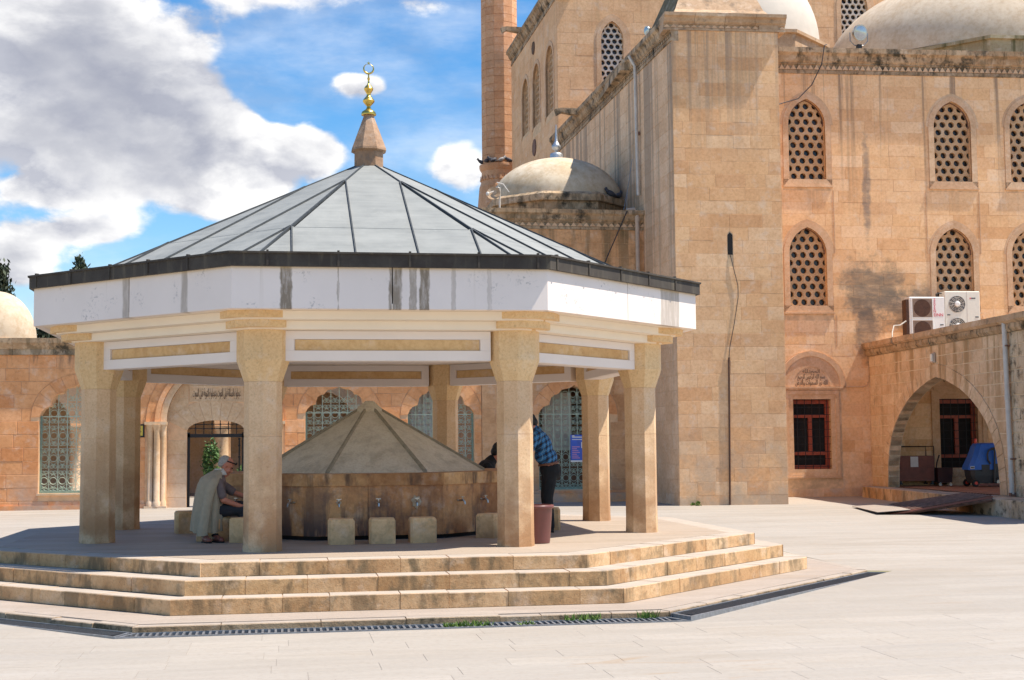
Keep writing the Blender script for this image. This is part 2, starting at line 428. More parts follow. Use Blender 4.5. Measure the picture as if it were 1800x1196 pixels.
M['pipe_tan'] = plain('tan_pipe', (.50, .38, .29), .6, 0, var=.25, scale=5)
M['pipe_brown'] = plain('rust_brown_pipe', (.11, .055, .035), .7, .2, var=.3)
M['cable'] = plain('black_cable', (.03, .028, .03), .6, var=.2)
M['cable_pale'] = plain('pale_cable', (.42, .38, .33), .6, var=.2)
M['gold'] = plain('gilded_metal', (.72, .50, .12), .30, 1.0, var=.25, scale=20)
M['silver'] = plain('lead_finial', (.50, .52, .54), .4, .7, var=.2, scale=20)
M['grille'] = plain('pale_green_paint', (.42, .50, .38), .55, var=.2)
M['green_frame'] = plain('teal_frame_paint', (.20, .30, .24), .6, var=.25)
M['redwood'] = plain('red_painted_wood', (.36, .065, .028), .5, var=.3, scale=18)
M['chrome'] = plain('chrome', (.42, .41, .40), .32, 1.0, var=.1)
M['white'] = plain('white_enamel', (.78, .77, .74), .4, var=.06)
M['cream'] = plain('cream_enamel', (.74, .71, .62), .4, var=.06)
M['lens'] = plain('lamp_glass', (.42, .44, .46), .15, .7, var=.1)
M['blue_plastic'] = plain('blue_plastic', (.025, .15, .62), .38, var=.12)
M['grey_plastic'] = plain('dark_grey_plastic', (.045, .048, .052), .5, var=.2)
M['maroon'] = plain('maroon_plastic', (.165, .055, .048), .45, var=.15, scale=6)
M['cart'] = plain('rust_red_sheet', (.235, .085, .06), .6, .1, var=.3, scale=5)
M['cart_dark'] = plain('dark_red_sheet', (.06, .022, .022), .6, .1, var=.3, scale=5)
M['paper'] = plain('white_paper', (.75, .72, .68), .7, var=.08)
M['red_lamp'] = plain('red_plastic', (.75, .06, .03), .3, var=.1)
M['redtile'] = stone('red_floor_tile', [(.34, .16, .10), (.39, .19, .12)], mott=.4, bump=.2)
M['ink'] = plain('carved_shadow_paint', (.13, .075, .045), .9, var=.2)
M['redink'] = plain('red_lettering', (.62, .05, .10), .6, var=.1)
M['skin'] = plain('skin', (.58, .215, .13), .55, var=.12, scale=20)
M['hair_grey'] = plain('grey_hair', (.40, .36, .32), .8, var=.3, scale=60)
M['hair'] = plain('dark_hair', (.012, .010, .010), .6, var=.3, scale=60)
M['jacket'] = plain('beige_jacket_cloth', (.43, .35, .24), .9, var=.12, scale=18, bump=.3)
M['collar'] = plain('pale_collar_cloth', (.60, .57, .50), .9, var=.1, scale=18)
M['shirt'] = plain('mauve_grey_shirt', (.20, .145, .135), .9, var=.2, scale=14)
M['trouser'] = plain('charcoal_cloth', (.030, .030, .036), .9, var=.25, scale=14)
M['blackcloth'] = plain('black_cloth', (.010, .010, .011), .9, var=.25, scale=14)
M['shoe'] = plain('red_brown_leather', (.19, .055, .035), .45, var=.25)
M['leather'] = plain('brown_belt', (.16, .06, .03), .5, var=.2)
M['bluepost'] = plain('blue_print', (.05, .12, .55), .5, var=.25, scale=5)
M['pinkpost'] = plain('pink_print', (.55, .25, .45), .5, var=.1)
M['yellow'] = plain('yellow_print', (.62, .46, .06), .5, var=.1)
M['feather'] = plain('slate_feathers', (.06, .06, .075), .7, var=.4, scale=30)
M['feather_pale'] = plain('pale_feathers', (.32, .31, .31), .7, var=.3, scale=30)
M['flash'] = None
def flashing():
    m, g, b = newmat('weathered_bronze_flashing')
    P = g.n('ShaderNodeNewGeometry').outputs['Position']
    n = g.noise(P, 3, 6, .65)
    s = g.noise(g.vmath('MULTIPLY', P, (9, 9, 1.2)), 1, 4, .6)
    c = g.mix(g.mr(n, .4, .7), (.040, .030, .022), (.072, .060, .045))
    c = g.mix(g.mr(s, .55, .75, 0, .6), c, (.17, .14, .09))
    g.put(b.inputs['Base Color'], c)
    b.inputs['Metallic'].default_value = 0; b.inputs['Roughness'].default_value = .8
    return m
M['flash'] = flashing()
def lead():
    m, g, b = newmat('lead_roof_sheet')
    P = g.n('ShaderNodeNewGeometry').outputs['Position']
    n = g.noise(P, 2.2, 7, .65)
    s = g.noise(g.vmath('MULTIPLY', P, (1.2, 1.2, 26)), 1, 5, .6)
    d = g.noise(g.vmath('MULTIPLY', P, (7, 7, 1.5)), 1, 4, .6)
    c = g.mix(g.mr(n, .3, .72), (.175, .182, .172), (.27, .276, .26))
    c = g.mix(g.mr(s, .40, .66, 0, .35), c, (.32, .325, .305))
    c = g.mix(g.mr(d, .60, .75, 0, .35), c, (.32, .325, .305))
    c = g.mix(g.math('MULTIPLY', rnd(g), .16), c, (.20, .21, .205))
    g.put(b.inputs['Base Color'], c)
    b.inputs['Metallic'].default_value = .1; g.put(b.inputs['Roughness'], g.mr(n, .3, .7, .66, .82))
    g.put(b.inputs['Normal'], g.bump(g.math('ADD', n, g.math('MULTIPLY', s, .4)), .25, .01))
    return m
M['lead'] = lead()
M['seam'] = plain('dark_lead_seam', (.06, .065, .066), .6, .2, var=.3)
def plaster(name, col, stain):
    m, g, b = newmat(name)
    tc = g.n('ShaderNodeTexCoord').outputs['Object']
    P = g.n('ShaderNodeNewGeometry').outputs['Position']
    x, y, z = g.sep(P)
    c = g.mix(g.mr(g.noise(P, 1.5, 5), .35, .7), col, tuple(k * .94 for k in col))
    if stain:
        oi = g.n('ShaderNodeObjectInfo').outputs['Random']
        # rain runs: a few wide bands that start under the flashing, edges frayed
        q = g.vmath('ADD', g.vmath('MULTIPLY', P, (1.15, 1.15, .05)), g.comb(g.math('MULTIPLY', oi, 31.), g.math('MULTIPLY', oi, 17.), 0.))
        wob = g.noise(g.vmath('MULTIPLY', P, (9, 9, 5)), 1, 4, .6)
        run = g.math('ADD', g.noise(q, 2.0, 1.5, .5), g.math('MULTIPLY', wob, .05))
        band = g.mr(run, .66, .70, 0, .6, True)
        c = g.mix(g.math('MULTIPLY', band, g.mr(g.noise(g.vmath('MULTIPLY', P, (30, 30, 4)), 1, 4, .65), .25, .55, .45, 1)), c, (.235, .185, .13))
        fr = g.math('LESS_THAN', y, -4.2)
        for cx_, hw_, am in ((-1.21, .075, .95), (.03, .085, .9), (.235, .045, .7), (.375, .065, .95), (.71, .03, .4), (1.13, .03, .3), (-.62, .012, .6)):
            e = g.math('ADD', g.math('ABSOLUTE', g.math('SUBTRACT', x, cx_)), g.math('MULTIPLY', g.math('SUBTRACT', wob, .5), .07))
            k = g.math('MULTIPLY', g.math('MULTIPLY', g.mr(e, hw_, hw_ * .72, 0, am, True), fr), g.mr(g.noise(g.vmath('MULTIPLY', P, (26, 26, 5)), 1, 5, .7), .30, .56, .45, 1))
            c = g.mix(k, c, (.225, .175, .12))
        thin = g.noise(g.vmath('MULTIPLY', P, (9, 9, .3)), 1, 3, .5)
        c = g.mix(g.math('MULTIPLY', g.mr(thin, .66, .76, 0, .45), g.mr(z, 2.8, 3.25, .2, 1)), c, (.42, .34, .22))
        mold = g.math('MULTIPLY', g.mr(g.noise(P, 1.9, 2), .56, .66), g.mr(g.noise(P, 22, 5, .7), .54, .63))
        c = g.mix(g.math('MULTIPLY', mold, .5), c, (.22, .215, .21))
        c = g.mix(g.mr(z, 3.235, 3.262, 0, .5), c, (.55, .42, .22))
    g.put(b.inputs['Base Color'], c)
    b.inputs['Roughness'].default_value = .85
    g.put(b.inputs['Normal'], g.bump(g.noise(P, 25, 4), .08, .01))
    return m
M['fascia'] = plaster('stained_white_plaster', (.85, .745, .665), True)
M['plaster'] = plaster('white_plaster', (.80, .73, .68), False)
M['soffit'] = plaster('cream_soffit_plaster', (.86, .76, .62), False)
def paving(name, col, joints=True, sx=1.1, sy=.36):
    m, g, b = newmat(name)
    P = g.n('ShaderNodeNewGeometry').outputs['Position']
    n = g.noise(g.vmath('MULTIPLY', P, (.5, 2.4, 1)), 1.0, 7, .62, .6)
    n2 = g.noise(g.vmath('MULTIPLY', P, (.16, .5, 1)), 1.0, 5, .6)
    n3 = g.noise(P, 16, 5, .65)
    c = g.mix(g.mr(n, .34, .68), tuple(k * 1.10 for k in col), tuple(k * x for k, x in zip(col, (.86, .82, .77))))
    c = g.mix(g.mr(n2, .42, .62, 0, .75), c, (col[0] * 1.12, col[1] * 1.13, col[2] * 1.14))
    c = g.mix(g.mr(n3, .50, .66, 0, .35), c, (.26, .21, .165))
    n4 = g.noise(g.vmath('MULTIPLY', P, (1.1, 9, 1)), 1.0, 6, .7)
    c = g.mix(g.mr(n4, .50, .64, 0, .35), c, tuple(k * .80 for k in col))
    n5 = g.noise(P, 55, 3, .6)
    c = g.mix(g.mr(n5, .60, .70, 0, .35), c, (.20, .165, .13))
    c = g.mix(g.math('MULTIPLY', rnd(g), .38), c, tuple(k * .80 for k in col))
    # brown scuffs
    s = g.noise(g.vmath('MULTIPLY', P, (.9, 3.2, 1)), 1.0, 8, .66, 1.2)
    k = g.math('MULTIPLY', g.mr(s, .60, .74, 0, 1), g.mr(g.noise(P, .22, 2), .46, .58, 0, .8))
    c = g.mix(k, c, (.30, .20, .115))
    h = g.math('ADD', n3, n)
    if joints:
        br = g.n('ShaderNodeTexBrick')
        br.offset = .5
        g.put(br.inputs['Vector'], P)
        br.inputs['Color1'].default_value = (1, 1, 1, 1); br.inputs['Color2'].default_value = (.93, .925, .92, 1)
        br.inputs['Mortar'].default_value = (.89, .87, .84, 1)
        br.inputs['Scale'].default_value = 1; br.inputs['Mortar Size'].default_value = .006
        br.inputs['Brick Width'].default_value = sx; br.inputs['Row Height'].default_value = sy
        c = g.mix(.8, c, br.outputs['Color'], 'MULTIPLY')
    g.put(b.inputs['Base Color'], c)
    g.put(b.inputs['Roughness'], g.mr(n, .3, .7, .55, .8))
    g.put(b.inputs['Normal'], g.bump(h, .18, .008))
    return m
M['ground'] = paving('courtyard_limestone_paving', (.352, .315, .270))
M['slab'] = paving('paving_slab_limestone', (.352, .315, .270), False)
M['floor'] = paving('pavilion_floor_stone', (.385, .31, .24), True, .8, .4)
M['kerb'] = paving('kerb_stone', (.36, .30, .25), True, .9, .5)
M['kerb_edge'] = stone('chipped_kerb_stone', [(.42, .30, .18), (.36, .25, .145), (.46, .34, .22)], mott=.6, grime=.95, gscale=3.5, gcol=(.085, .065, .035), bump=1., top=(.37, .31, .255))
def leafmat(name, a, b_):
    m, g, b = newmat(name)
    g.put(b.inputs['Base Color'], g.ramp(rnd(g), [(0, a), (.6, tuple((p + q) / 2 for p, q in zip(a, b_))), (1, b_)]))
    b.inputs['Roughness'].default_value = .7
    return m
M['cypress'] = leafmat('cypress_foliage', (.018, .030, .014), (.055, .075, .035))
M['shrub'] = leafmat('shrub_foliage', (.03, .085, .018), (.10, .20, .045))
M['grass'] = leafmat('grass_blade', (.09, .17, .02), (.20, .29, .05))
M['bark'] = plain('bark', (.09, .06, .04), .9, var=.4)
def plaid():
    m, g, b = newmat('blue_plaid_cloth')
    tc = g.n('ShaderNodeTexCoord').outputs['Object']
    x, y, z = g.sep(tc)
    def lines(v, per, wd, ph=0.):
        f = g.math('FRACT', g.math('ADD', g.math('MULTIPLY', v, 1 / per), ph))
        return g.math('LESS_THAN', f, wd)
    dx = g.math('ADD', x, g.math('MULTIPLY', y, .8))
    dz = g.math('ADD', z, g.math('MULTIPLY', x, .55))
    a = g.math('MAXIMUM', lines(dx, .085, .34), lines(dz, .085, .34))
    ab = g.math('MULTIPLY', lines(dx, .085, .34), lines(dz, .085, .34))
    c = g.mix(g.math('MULTIPLY', a, .8), (.03, .16, .36), (.014, .028, .06))
    c = g.mix(ab, c, (.012, .014, .022))
    c = g.mix(g.math('MULTIPLY', g.math('MAXIMUM', lines(dx, .085, .06, .35), lines(dz, .085, .06, .35)), .6), c, (.22, .42, .58))
    g.put(b.inputs['Base Color'], c)
    b.inputs['Roughness'].default_value = .9
    return m
M['plaid'] = plaid()
# ------------------------------------------------------------------ building helpers
RM = rad(-3.10972)                       # the mosque stands turned a little against the pavilion
M0 = Vector((16.2050, 17.2490, 0))
def ML(a, b, z): return Vector((M0.x + a * math.cos(RM) - b * math.sin(RM), M0.y + a * math.sin(RM) + b * math.cos(RM), z))
C8, S8 = math.cos(rad(22.5)), math.sin(rad(22.5))
RNG = random.Random(7)
_BLK = {}
def unit_block(mat):
    """unit stone: front face at y = -1, arris slightly bevelled; shared by all stones of a wall"""
    if mat.name not in _BLK:
        m = MB()
        c = .012
        m.loft([[(0, 0, 0), (1, 0, 0), (1, 0, 1), (0, 0, 1)], [(0, -.8, 0), (1, -.8, 0), (1, -.8, 1), (0, -.8, 1)],
                [(c, -1, c * 1.5), (1 - c, -1, c * 1.5), (1 - c, -1, 1 - c * 1.5), (c, -1, 1 - c * 1.5)]])
        me = m.mesh('stone'); me.materials.append(mat)
        _BLK[mat.name] = me
    return _BLK[mat.name]
def hole_spans(poly, za, zb, pad=.015):
    lo, hi = 1e9, -1e9
    for k in range(5):
        z = za + (zb - za) * k / 4
        n = len(poly)
        for i in range(n):
            (x1, z1), (x2, z2) = poly[i], poly[(i + 1) % n]
            if (z1 - z) * (z2 - z) <= 0 and z1 != z2:
                x = x1 + (z - z1) / (z2 - z1) * (x2 - x1)
                lo = min(lo, x); hi = max(hi, x)
    return (lo - pad, hi + pad) if hi > lo else None
def course_spans(poly, za, zb, K=5, pad=.006):
    sp = [hole_spans1(poly, za + (zb - za) * (.001 + .998 * k / (K - 1)), pad) for k in range(K)]
    if not any(sp): return None
    last = None
    for k in range(K):
        if sp[k]: last = sp[k]
        elif last: sp[k] = ((last[0] + last[1]) / 2,) * 2
    for k in range(K - 1, -1, -1):
        if sp[k]: last = sp[k]
        else: sp[k] = last
    return sp
def hole_spans1(poly, z, pad):
    xs = []
    n = len(poly)
    for i in range(n):
        (x1, z1), (x2, z2) = poly[i], poly[(i + 1) % n]
        if (z1 - z) * (z2 - z) <= 0 and z1 != z2: xs.append(x1 + (z - z1) / (z2 - z1) * (x2 - x1))
    return (min(xs) - pad, max(xs) + pad) if len(xs) > 1 else None
def stone_wall(parent, name, loc, rz, x0, x1, z0, z1, mback, mst, ch=.36, bw=(.45, .85), holes=(), avoid=(), thick=.4, nparts=150,
               seed=0, gap=.010, proud=.012, piece='stone', prefer=None, back=True):
    rg = random.Random(seed)
    if back:
        m = MB().prism([(x0, z0), (x1, z0), (x1, z1), (x0, z1)], 0, thick, 'y', holes)
        wob = obj(name, m, mback, parent, loc, rz)
    else:
        wob = link(name, None, parent, loc, rz)
    blocks = []
    n = max(1, round((z1 - z0) / ch)); h = (z1 - z0) / n
    for r in range(n):
        za, zb = z0 + r * h, z0 + (r + 1) * h
        K = 5
        iv = [([x0] * K, [x1] * K)]
        for p in list(holes) + list(avoid):
            sp = course_spans(p, za, zb, K)
            if not sp: continue
            nw = []
            for a, b in iv:
                L_ = [q[0] for q in sp]; H_ = [q[1] for q in sp]
                if max(H_) <= min(a) or min(L_) >= max(b): nw.append((a, b)); continue
                if max(L_) > min(a): nw.append((a, [max(i, min(j, k)) for i, j, k in zip(a, L_, b)]))
                if min(H_) < max(b): nw.append(([min(k, max(i, j)) for i, j, k in zip(a, H_, b)], b))
            iv = nw
        for a, b in iv:
            if max(j - i for i, j in zip(a, b)) < .03: continue
            lo, hi = min(a), max(b)
            ca, cb = max(a) - lo > .004, hi - min(b) > .004
            cuts = [lo]; x = lo + rg.uniform(*bw) * rg.uniform(.45, 1)
            if ca: x = max(x, max(a) + .06)
            end = (min(b) - .06) if cb else hi - bw[0] * .45
            while x < end: cuts.append(x); x += rg.uniform(*bw)
            cuts.append(hi)
            for i in range(len(cuts) - 1):
                q = (cuts[i] + gap / 2, cuts[i + 1] - gap / 2, za + gap / 2, zb - gap / 2, proud + rg.uniform(-.3, .3) * proud)
                fl, fr_ = ca and i == 0, cb and i == len(cuts) - 2
                if fl or fr_:
                    zz = [q[2] + (q[3] - q[2]) * k / (K - 1) for k in range(K)]
                    ls = [(v + gap / 2 if fl else q[0]) for v in a]; rs = [(v - gap / 2 if fr_ else q[1]) for v in b]
                    rs = [max(l + .002, r) for l, r in zip(ls, rs)]
                    blocks.append(q + ([(l, z) for l, z in zip(ls, zz)], [(r, z) for r, z in zip(rs, zz)]))
                else: blocks.append(q)
    key = prefer or (lambda q: -(q[1] - q[0]) * (q[3] - q[2]))
    blocks.sort(key=key)
    me = unit_block(mst)
    for q in blocks[:nparts]:
        if len(q) > 5:
            obj(piece, MB().band(q[5], q[6], -q[4], .004), mst, wob)
            continue
        o = bpy.data.objects.new(piece, me); COL.objects.link(o)
        o.parent = wob; o.location = (q[0], .004, q[2]); o.scale = (q[1] - q[0], q[4] + .004, q[3] - q[2])
    rest = blocks[nparts:]
    if rest:
        m = MB()
        for q in rest:
            if len(q) > 5: m.band(q[5], q[6], -q[4], .004)
            else: m.box(q[0], q[1], -q[4], .004, q[2], q[3])
        tag(obj('stone_courses', m, mst, wob), kind='stuff')
    return wob
def arch_pts(w, zs, h, n=14, cx=0., p=1.0):
    """pointed arch outline from left springing to right springing (two arcs; p blends to a round head)"""
    pts = []
    if h >= w:
        c = (h * h - w * w) / (2 * w); r = w + c
        tm = math.acos(c / r)
        for i in range(n + 1):
            t = tm * i / n
            pts.append((c - r * math.cos(t), zs + r * math.sin(t)))
    else:
        for i in range(n + 1):
            t = math.pi / 2 * i / n
            pts.append((-w * math.cos(t), zs + h * math.sin(t)))
    L = pts
    R_ = [(-x, z) for x, z in reversed(pts[:-1])]
    return [(cx + x, z) for x, z in L + R_]
def opening(w, z0, zs, h, n=14, cx=0.):
    return [(cx - w, z0)] + arch_pts(w, zs, h, n, cx) + [(cx + w, z0)]
def voussoirs(parent, name, inner, outer, count, y0, y1, mat, gap=.006):
    """split the strip between two matched curves into wedge stones"""
    def at(c, t):
        L = [0]
        for i in range(1, len(c)): L.append(L[-1] + math.hypot(c[i][0] - c[i - 1][0], c[i][1] - c[i - 1][1]))
        s = t * L[-1]
        for i in range(1, len(c)):
            if s <= L[i] + 1e-9:
                k = (s - L[i - 1]) / max(1e-9, L[i] - L[i - 1])
                return (c[i - 1][0] + k * (c[i][0] - c[i - 1][0]), c[i - 1][1] + k * (c[i][1] - c[i - 1][1]))
        return c[-1]
    Ltot = sum(math.hypot(inner[i][0] - inner[i - 1][0], inner[i][1] - inner[i - 1][1]) for i in range(1, len(inner)))
    e = gap / Ltot / 2
    for k in range(count):
        ta, tb = k / count + e, (k + 1) / count - e
        ts = [ta, (ta + tb) / 2, tb]
        m = MB().band([at(inner, t) for t in ts], [at(outer, t) for t in ts], y0 - RNG.uniform(0, .006), y1)
        obj(name, m, mat, parent)
def lattice_mesh(x0, x1, z0, z1, cell, rh, depth, cup=None):
    """pierced stone screen: hexagon cells, each with a round hole"""
    m = MB()
    dx, dz = cell, cell * math.sqrt(3) / 2
    hexr = cell / math.sqrt(3)
    r = 0; z = z0
    while z < z1 + dz:
        x = x0 + (dx / 2 if r % 2 else 0)
        while x < x1 + dx:
            o = len(m.v); n = 12
            for ring, y in ((0, 0), (1, 0), (1, depth)):
                for j in range(n):
                    a = 2 * math.pi * j / n + math.pi / 2
                    if ring == 0:
                        k = a % (math.pi / 3)
                        rr = hexr * math.cos(math.pi / 6) / math.cos(((a - math.pi / 2) % (math.pi / 3)) - math.pi / 6)
                    else: rr = rh
                    m.v.append((x + rr * math.cos(a), y, z + rr * math.sin(a)))
            for j in range(n):
                k = (j + 1) % n
                m.f.append((o + j, o + k, o + n + k, o + n + j))
                m.f.append((o + n + j, o + n + k, o + 2 * n + k, o + 2 * n + j))
            x += dx
        z += dz; r += 1
    return m

# ------------------------------------------------------------------ ground
def gz(x, y):
    if y < -6.6: return -.56
    if y < -2.6: return -.56 + (y + 6.6) / 4 * .07
    return -.49 + min(1, (y + 2.6) / 19.2) * .156
SIDES_DRAIN = (7, 0, 1)
RK, RD = 6.956, 7.29
def side_dir(k): return rad(-90 + 45 * k)          # outward normal of side k; 0 = front
m = MB()
for k in range(8):
    r0 = RD if k in SIDES_DRAIN else RK - .03
    radii = [r0, 7.7, 8.3, 9.2, 10.5, 12.5, 15, 18, 22, 28, 40, 80, 200, 600]
    a0, a1 = rad(-112.5 + 45 * k), rad(-67.5 + 45 * k)
    NS = 14
    vs, fs = [], []
    for r in radii:
        for j in range(NS + 1):
            t = j / NS
            x = r * (math.cos(a0) * (1 - t) + math.cos(a1) * t); y = r * (math.sin(a0) * (1 - t) + math.sin(a1) * t)
            vs.append((x, y, gz(x, y)))
    for i in range(len(radii) - 1):
        for j in range(NS):
            q = i * (NS + 1) + j
            fs.append((q, q + 1, q + NS + 2, q + NS + 1))
    m.add(vs, fs)
ground = tag(obj('ground', m, M['ground'], recalc=False), kind='structure')
me = ground.data
bm = bmesh.new(); bm.from_mesh(me)
for f in bm.faces:
    if f.normal.z < 0: f.normal_flip()
bm.to_mesh(me); bm.free()
# paving slabs near the viewer, one by one, laid in rows along x with irregular lengths
UNIT_SLAB = {}
sl = []
rg = random.Random(11)
row = 0; y = -6.84
while y > -13.2:
    hgt = .38
    ln_off = rg.uniform(0, 1)
    x = -8 + ln_off
    while x < 9:
        L = rg.uniform(.75, 1.25)
        sl.append((x, y - hgt, L, hgt)); x += L
    y -= hgt; row += 1
def seen(x, y):
    d = Vector((x - CAM_LOC.x, y - CAM_LOC.y)); f = d.x * math.sin(HEAD) + d.y * math.cos(HEAD); s = d.x * math.cos(HEAD) - d.y * math.sin(HEAD)
    return f > 9.4 and abs(s) < .385 * f + .4
sl = [q for q in sl if seen(q[0] + q[2] / 2, q[1] + q[3] / 2)]
sm = MB()
sm.loft([[(0, 0, -1), (1, 0, -1), (1, 1, -1), (0, 1, -1)], [(0, 0, -.1), (1, 0, -.1), (1, 1, -.1), (0, 1, -.1)], [(.001, .003, 0), (.999, .003, 0), (.999, .997, 0), (.001, .997, 0)]])
sme = sm.mesh('paving_slab'); sme.materials.append(M['slab'])
def outside_kerb(x, y, r):
    return max(x * math.cos(side_dir(k)) + y * math.sin(side_dir(k)) for k in range(8)) > r * C8
sl = [q for q in sl if all(outside_kerb(q[0] + a * q[2], q[1] + b * q[3], RD + .06) for a in (0, .5, 1) for b in (0, 1))]
sl.sort(key=lambda q: q[1])
for q in sl[:300]:
    o = bpy.data.objects.new('paving_slab', sme); COL.objects.link(o)
    o.parent = ground
    o.location = (q[0] + .003, q[1] + .003, gz(q[0], q[1]) + .004 + rg.uniform(-.0006, .0006)); o.scale = (q[2] - .0022, q[3] - .0022, .012)

# ------------------------------------------------------------------ stepped platform
def oct_pts(r): return [(r * math.cos(rad(-112.5 + 45 * k)), r * math.sin(rad(-112.5 + 45 * k))) for k in range(8)]
RT, RMID, RB = 5.493, 5.866, 6.177
Z1, Z2, Z3 = -.153, -.315, -.477
plat = thing('stepped_platform', 'octagonal pale stone platform with three steps under the pavilion', 'platform')
plat['kind'] = 'structure'; del plat['category']
core = MB().prism(oct_pts(RT - .36), Z1 - .1, 0, 'z')
obj('platform_floor', core, M['floor'], plat)
def strip_poly(ro, ri, xa=None, xb=None):
    """front-side trapezoid of an octagon ring, optionally cut to xa..xb"""
    ao, ai, ho, hi = ro * C8, ri * C8, ro * S8, ri * S8
    def lim(x, a, h): return max(-h, min(h, x))
    A = -ho if xa is None else xa; B = ho if xb is None else xb
    return [(lim(A, ao, ho), -ao), (lim(B, ao, ho), -ao), (lim(B, ai, hi), -ai), (lim(A, ai, hi), -ai)]
def step_row(ro, ri, z0, z1, piece, mat, vis, seed, wr=(.42, .80), uneven=.006):
    for k in range(8):
        rg = random.Random(seed * 17 + k)
        ho = ro * S8
        if k in vis:
            cuts = [-ho]; x = -ho + rg.uniform(*wr)
            while x < ho - wr[0] * .8: cuts.append(x); x += rg.uniform(*wr)
            cuts.append(ho)
        else: cuts = [-ho, ho]
        for i in range(len(cuts) - 1):
            a = None if i == 0 else cuts[i] + .0025
            b = None if i == len(cuts) - 2 else cuts[i + 1] - .0025
            dz = rg.uniform(-uneven, 0); dr = rg.uniform(-uneven, uneven)
            P = strip_poly(ro + dr, ri, a, b)
            c = .009
            Pi = strip_poly(ro + dr - c, ri, None if a is None else a + .003, None if b is None else b - .003)
            mm = MB().loft([[(x, y, z0) for x, y in P], [(x, y, z1 + dz - c) for x, y in P], [(x, y, z1 + dz) for x, y in Pi]])
            obj(piece, mm, mat, plat, (0, 0, 0), rad(45 * k))
step_row(RT, RT - .37, Z1, 0, 'step_block', M['step'], (7, 0, 1), 1)
step_row(RMID, RT - .03, Z2, Z1, 'step_block', M['step'], (7, 0, 1), 2)
step_row(RB, RMID - .03, Z3, Z2, 'step_block', M['step'], (7, 0, 1), 3)
obj('kerb_slab', MB().prism(oct_pts(RK - .13), -.62, Z3 - .004, 'z'), M['kerb'], plat)
step_row(RK, RK - .15, -.66, Z3 - .002, 'kerb_stone', M['kerb_edge'], (7, 0, 1), 4, (.35, 1.0), .014)
for r_, z_ in ((RT - .008, -.012), (RMID - .008, Z1 - .012), (RB - .008, Z2 - .012)):
    obj('step_mortar', MB().prism(oct_pts(r_), z_ - .14, z_, 'z'), M['step'], plat)
# outer cover of the kerb slab where no drain runs: ground sheet already meets it

# ------------------------------------------------------------------ drain channels
def drain(k, label, bar_step, solo):
    ri, ro = RK + .015, RD + .01
    ai, ao = ri * C8, ro * C8
    hi_, ho_ = ri * S8, ro * S8
    top = (-.545 if k == 0 else -.540) if k != 1 else -.508
    t = thing('drain_channel', label, 'drain', (0, 0, 0), rad(45 * k), 'drain channels round the platform')
    P = strip_poly(ro, ri)
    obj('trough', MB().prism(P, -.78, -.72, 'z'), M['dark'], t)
    fr = MB()
    w_ = .022
    fr.prism(strip_poly(ri + w_, ri), -.72, top, 'z'); fr.prism(strip_poly(ro, ro - w_), -.72, top, 'z')
    for s in (-1, 1):
        q = [(s * (hi_ - .004), -ai - w_), (s * (ho_ - .012), -ao + w_), (s * (ho_ - .05), -ao + w_), (s * (hi_ - .04), -ai - w_)]
        fr.prism(q if s > 0 else q[::-1], -.66, top - .002, 'z')
    obj('frame', fr, M['steel'], t)
    y0, y1 = -ao + w_, -ai - w_
    x = -hi_ + .06
    bars = []
    while x < hi_ - .05: bars.append(x); x += bar_step
    if solo:
        bme = MB().box(-.011, .011, y0, y1, top - .035, top - .004).mesh('bar'); bme.materials.append(M['steel'])
        for x in bars: link('bar', bme, t, (x, 0, 0))
    else:
        mm = MB()
        for x in bars: mm.box(x - .006, x + .006, y0, y1, top - .03, top - .006)
        for q in (.25, .5, .75):
            yy = y0 + (y1 - y0) * q; mm.box(-hi_ + .06, hi_ - .06, yy - .005, yy + .005, top - .034, top - .010)
        tag(obj('grate_mesh', mm, M['darksteel'], t, recalc=False), kind='stuff')
drain(0, 'long barred drain channel along the front edge of the platform', .062, True)
drain(7, 'fine meshed drain channel along the left side of the platform', .030, False)
drain(1, 'raised fine meshed drain channel along the right side of the platform', .030, False)
# grass tufts in the front drain
def grass(cx, cy, cz, n, sp, label, h=.09):
    m = MB(); rg = random.Random(int(cx * 100) + 5)
    for i in range(n):
        a = rg.uniform(0, 6.283); r = sp * math.sqrt(rg.random())
        x, y = cx + r * math.cos(a) * 1.8, cy + r * math.sin(a) * .35
        hh = h * rg.uniform(.4, 1.1); w = .006; dx, dy = rg.uniform(-.05, .05), rg.uniform(-.05, .03)
        m.add([(x - w, y, cz), (x + w, y, cz), (x + dx * .5 + w * .7, y + dy * .5, cz + hh * .6), (x + dx * .5 - w * .7, y + dy * .5, cz + hh * .6), (x + dx, y + dy, cz + hh)], [(0, 1, 2, 3), (3, 2, 4)])
    tag(obj('grass_tuft', m, M['grass'], recalc=False), label, 'grass', 'grass tufts in the drain')
yd = -RK * C8
grass(.62, yd - .20, -.56, 90, .10, 'small grass tuft in the front drain left of the middle', .07)
grass(.42, yd - .22, -.56, 60, .06, 'sparse grass tuft at the joint of the front drain', .06)
grass(1.75, yd - .03, -.55, 70, .11, 'spreading green grass tuft against the kerb above the front drain', .075)
grass(2.42, yd - .03, -.55, 45, .06, 'grass tuft against the kerb nearest the right corner of the front drain', .09)
grass(1.15, yd - .2, -.56, 25, .05, 'tiny weed between the bars of the front drain', .05)

